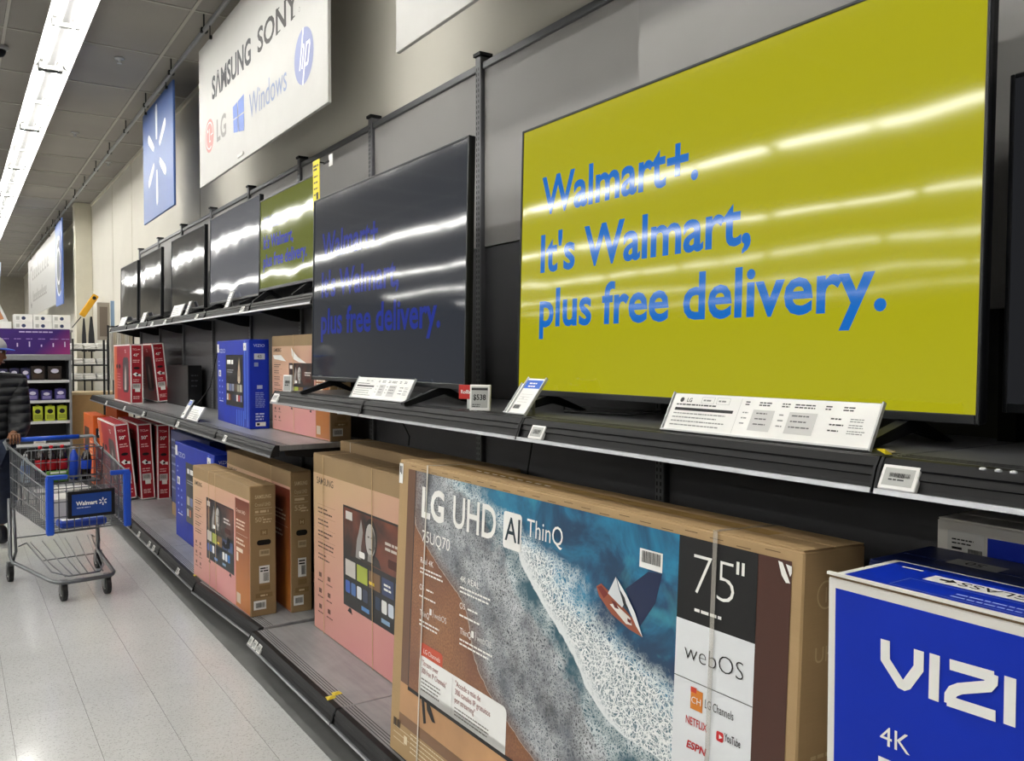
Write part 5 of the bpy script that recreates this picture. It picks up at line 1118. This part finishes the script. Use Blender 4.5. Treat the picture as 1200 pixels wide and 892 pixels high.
# ------------------------------------------------------------------ grey end unit with the purple header
EY = 13.0
ec = Th('end_shelf_unit', 'grey end shelf unit with a purple header facing the aisle', 'shelving', (.30, EY, 0), 0); EW = 1.06
ec.add('side_panel', M().box(0, .03, 0, .5, 0, 1.66, m_grayshelf, .003)); ec.add('side_panel', M().box(EW-.03, EW, 0, .5, 0, 1.66, m_grayshelf, .003)); ec.add('back_panel', M().box(.03, EW-.03, .48, .5, 0, 1.66, C('3a3a3c')))
ec.add('top_cover', M().box(-.01, EW+.01, -.01, .5, 1.62, 1.70, m_grayshelf, .01)); ec.add('base', M().box(.03, EW-.03, 0, .48, 0, .15, m_grayshelf, .003))
for z in (.5, .80, 1.08, 1.35): ec.add('shelf_board', M().box(.03, EW-.03, .01, .48, z-.03, z, m_grayshelf).box(.03, EW-.03, -.005, .012, z-.032, z+.006, m_clear, .002))
hd_ = Th('purple_header', 'purple header sign with small white print standing on the grey unit', 'sign', (.30, EY+.05, 1.702), 0)
def purp():
    k = NT('purple_print'); co = k.sep(k.coord()); k.base(k.mix(k.rng(k.math('SUBTRACT', co[0], co[2]), .6, 1.05), lin('3a1a6e'), lin('a02f74'))); k.props(.4); return k.m
hd_.add('board', M().box(0, 1.05, 0, .02, 0, .34, purp(), .003)); g = front(); g.lines(.45, .85, .29, 1, .01, .016, C('cfc0e6'), 1, 0)
for i in range(6): g.lines(.25+.14*i, .35+.14*i, .2, 1, .01, .01, C('a890d0'), 1); g.rect(.28+.14*i, .1, .295+.14*i, .1+.03+.02*(i % 3), C('d8cce8'), 1)
hd_.add('small_print', g)
def pack(label, x, z, w, d, h, c, c2, k_=0):
    t = Th('small_package', label, 'package', (.30+x, EY+.03+(.02*k_), z), 0); t.add('box', M().box(0, w, 0, d, 0, h, C(c, .4), .004)); g = front(); g.rect(w*.12, h*.15, w*.88, h*.45, C(c2, .4), 1); g.disc(w*.5, h*.66, w*.3, h*.16, BK if c.startswith(('b', 'c')) else C('c9c6d8'), 1, 12); t.add('print', g)
    if random.random() < .5: t.add('hang_tab', M().box(w*.3, w*.7, d*.4, d*.45, h, h+.015, C(c, .4)))
ordn = ('first', 'second', 'third', 'fourth', 'fifth', 'sixth', 'seventh')
for i in range(6): pack('yellow green package on the end unit, '+ordn[i]+' from left', .16+.145*i, .802, .115, .12, .2, 'b9c43a', '8a9630', i % 2)
for i in range(5): pack('purple package on the shelf above the yellow ones, '+ordn[i]+' from left', .2+.165*i, 1.082, .13, .14, .15-.02*(i % 2), '3a3470', '8078b0', i % 2)
for i in range(3): pack('dark violet package on the top shelf of the end unit, '+ordn[i]+' from left', .2+.13*i, 1.352, .11, .12, .16, '2a2848', '5a58a0')
for i, x in enumerate((.58, .78)): pack('dark brown package on the top shelf of the end unit, '+('left', 'right')[i]+' one', x, 1.352, .16, .14, .19, '2a2320', '40342c')
pack('pale green boxed gadget on the low shelf of the end unit', .27, .502, .11, .1, .12, 'a8c8bc', '48605a'); pack('white flat box on the low shelf of the end unit', .6, .502, .14, .1, .06, 'd6d6d2', 'a8a8a6')

# ------------------------------------------------------------------ beyond the television wall
ct_ = Th('wooden_counter', 'tan wooden counter panel beyond the end of the television wall', 'counter', (1.42, 13.6, 0), 0)
mw = mat('tan_wood', 'b08c5e', .5, var=.12, vs_=4); ct_.add('front_panel', M().box(0, .66, 0, .03, 0, 1.12, mw, .003)); ct_.add('worktop', M().box(-.02, .68, -.02, .5, 1.12, 1.16, mat('pale_top', 'cdb894', .45), .006)); ct_.add('end_panel', M().box(0, .03, .03, .48, 0, 1.12, mw))
wr = Th('wire_rack', 'black metal rack stacked with white folded cloth', 'rack', (1.57, 15.0, 0), 0); RW = .54
for x in (.02, RW-.02): wr.add('post', M().cyl((x, 0, 0), (x, 0, 1.95), .014, m_black, n=8))
for z in (1.30, 1.54, 1.78): wr.add('rack_shelf', M().box(.034, RW-.034, .0, .4, z-.02, z, m_black))
k2 = 0
for z in (1.30, 1.54, 1.78):
    for i in range(3):
        k2 += 1; t = Th('folded_cloth', 'white folded cloth on the black rack, '+('lower', 'middle', 'upper')[int(round((z-1.3)/.24))]+' shelf, '+('left', 'middle', 'right')[i], 'cloth', (1.575+.178*i, 15.0, z+.001), 0)
        m_ = M()
        for q in range(3): m_.box(.0, .172-.006*q, .02, .33, .034*q, .034*q+.032, m_white, .014)
        t.add('cloth_stack', m_)
mcl = mat('cream_fabric', 'cfc6b4', .9, var=.1)
cu_ = Th('curtain_rail', 'rail of hanging cream cloth panels beyond the red cartons', 'rail', (1.79, 12.6, 1.2), 0); cu_.add('rail_bar', M().cyl((0, .2, .88), (.32, .2, .88), .01, m_black)); cu_.add('rail_post', M().cyl((.32, .2, -1.2), (.32, .2, .9), .012, m_black)); cu_.add('rail_post', M().cyl((.0, .2, -1.2), (.0, .2, .9), .012, m_black))
for i in range(6):
    m_ = M(); n = 8; v = []
    for z in (.15, .87):
        for q in range(n+1): v.append((.01+.05*i+.047*q/n, .2+.02*math.sin(q*1.7+i)-.012, z))
    m_.raw(v, [(q, q+1, n+2+q, n+1+q) for q in range(n)], mcl if i % 2 else C('d8d4cc', .8)); cu_.add('cloth_panel', m_, True)
pf = Th('framed_picture', 'grey framed picture panel standing beyond the top shelf end', 'picture', (1.685, 13.0, 2.0), 0); pf.add('frame', M().box(0, .16, 0, .03, -.1, .42, C('a39a8c'), .004)); pf.add('picture', front().rect(.03, -.05, .13, .36, C('7a6e62'), 1)); pf.add('stand_post', M().cyl((.08, .015, -2), (.08, .015, -.1), .015, m_black))
pb = Th('display_panel', 'narrow pale blue panel beside the grey framed picture', 'picture', (1.862, 13.05, 2.05), 0); pb.add('panel', M().box(0, .05, 0, .02, -.1, .4, C('9ab4d4'), .003)); pb.add('stand_post', M().cyl((.025, .01, -2.05), (.025, .01, -.1), .01, m_black))
ys = Th('yellow_handle', 'slanting yellow tube sign beside the cream pillar', 'sign', (1.83, 15.9, 2.35), 0); ys.o.rotation_euler = (0, R(32), 0)
ys.add('tube', M().box(-.05, .05, 0, .07, 0, .42, C('d9a01c', .4), .012)); ys.add('dark_hole', front().disc(0, .36, .03, .03, BK, 1)); ys.add('stem', M().cyl((0, .035, -.02), (-.02, .035, -.25), .008, m_black))
for i, (x, w, h) in enumerate(((1.79, .07, .55), (1.885, .10, .58))):
    t = Th('black_case', 'tall black pointed object right of the pillar, '+('left', 'right')[i]+' one', 'case', (x, 15.6, 1.75), 0); t.add('body', M().raw([(0, 0, 0), (w, 0, 0), (w, .06, 0), (0, .06, 0), (w*.1, 0, h*.5), (w*.9, 0, h*.5), (w*.9, .06, h*.5), (w*.1, .06, h*.5), (w*.35, .02, h), (w*.65, .02, h), (w*.65, .04, h), (w*.35, .04, h)], [(3, 2, 1, 0), (0, 1, 5, 4), (1, 2, 6, 5), (2, 3, 7, 6), (3, 0, 4, 7), (4, 5, 9, 8), (5, 6, 10, 9), (6, 7, 11, 10), (7, 4, 8, 11), (8, 9, 10, 11)], C('26262a'))); t.add('white_tag', front().rect(w*.3, .05, w*.7, .13, C('d0d0cc'), 2)); t.add('leg', M().cyl((w/2, .03, -1.75), (w/2, .03, 0), .012, m_black))
bs_ = Th('far_shelf_unit', 'long far shelf unit with white boxes above the purple header', 'shelving', (-.6, 16.2, 0), 0); bs_.add('body', M().box(0, 2.3, 0, .5, 0, 2.08, C('6a6a6c'), .005)); bs_.add('top_board', M().box(-.02, 2.32, -.02, .52, 2.08, 2.12, C('8a8a8a'), .004))
k3 = 0
for i in range(7):
    for j in range(2 if i > 3 else 1):
        x = -.1+.235*i if i < 4 else .86+.28*(i-4); k3 += 1
        t = Th('white_box', ('white box in the low row on the far shelf unit, ' if i < 4 else ('upper' if j else 'lower')+' printed white box on the far shelf unit, ')+ordn[i if i < 4 else i-4]+' from left', 'box', (x, 16.22, 2.12+.125*j), 0)
        t.add('carton_body', M().box(0, .22 if i < 4 else .27, 0, .3, 0, .123, m_white, .004)); 
        if i > 3: t.add('print', front().disc(.14, .06, .03, .03, C('3a4468'), 1, 12).rect(.03, .03, .08, .09, C('c0c0bc'), 1))
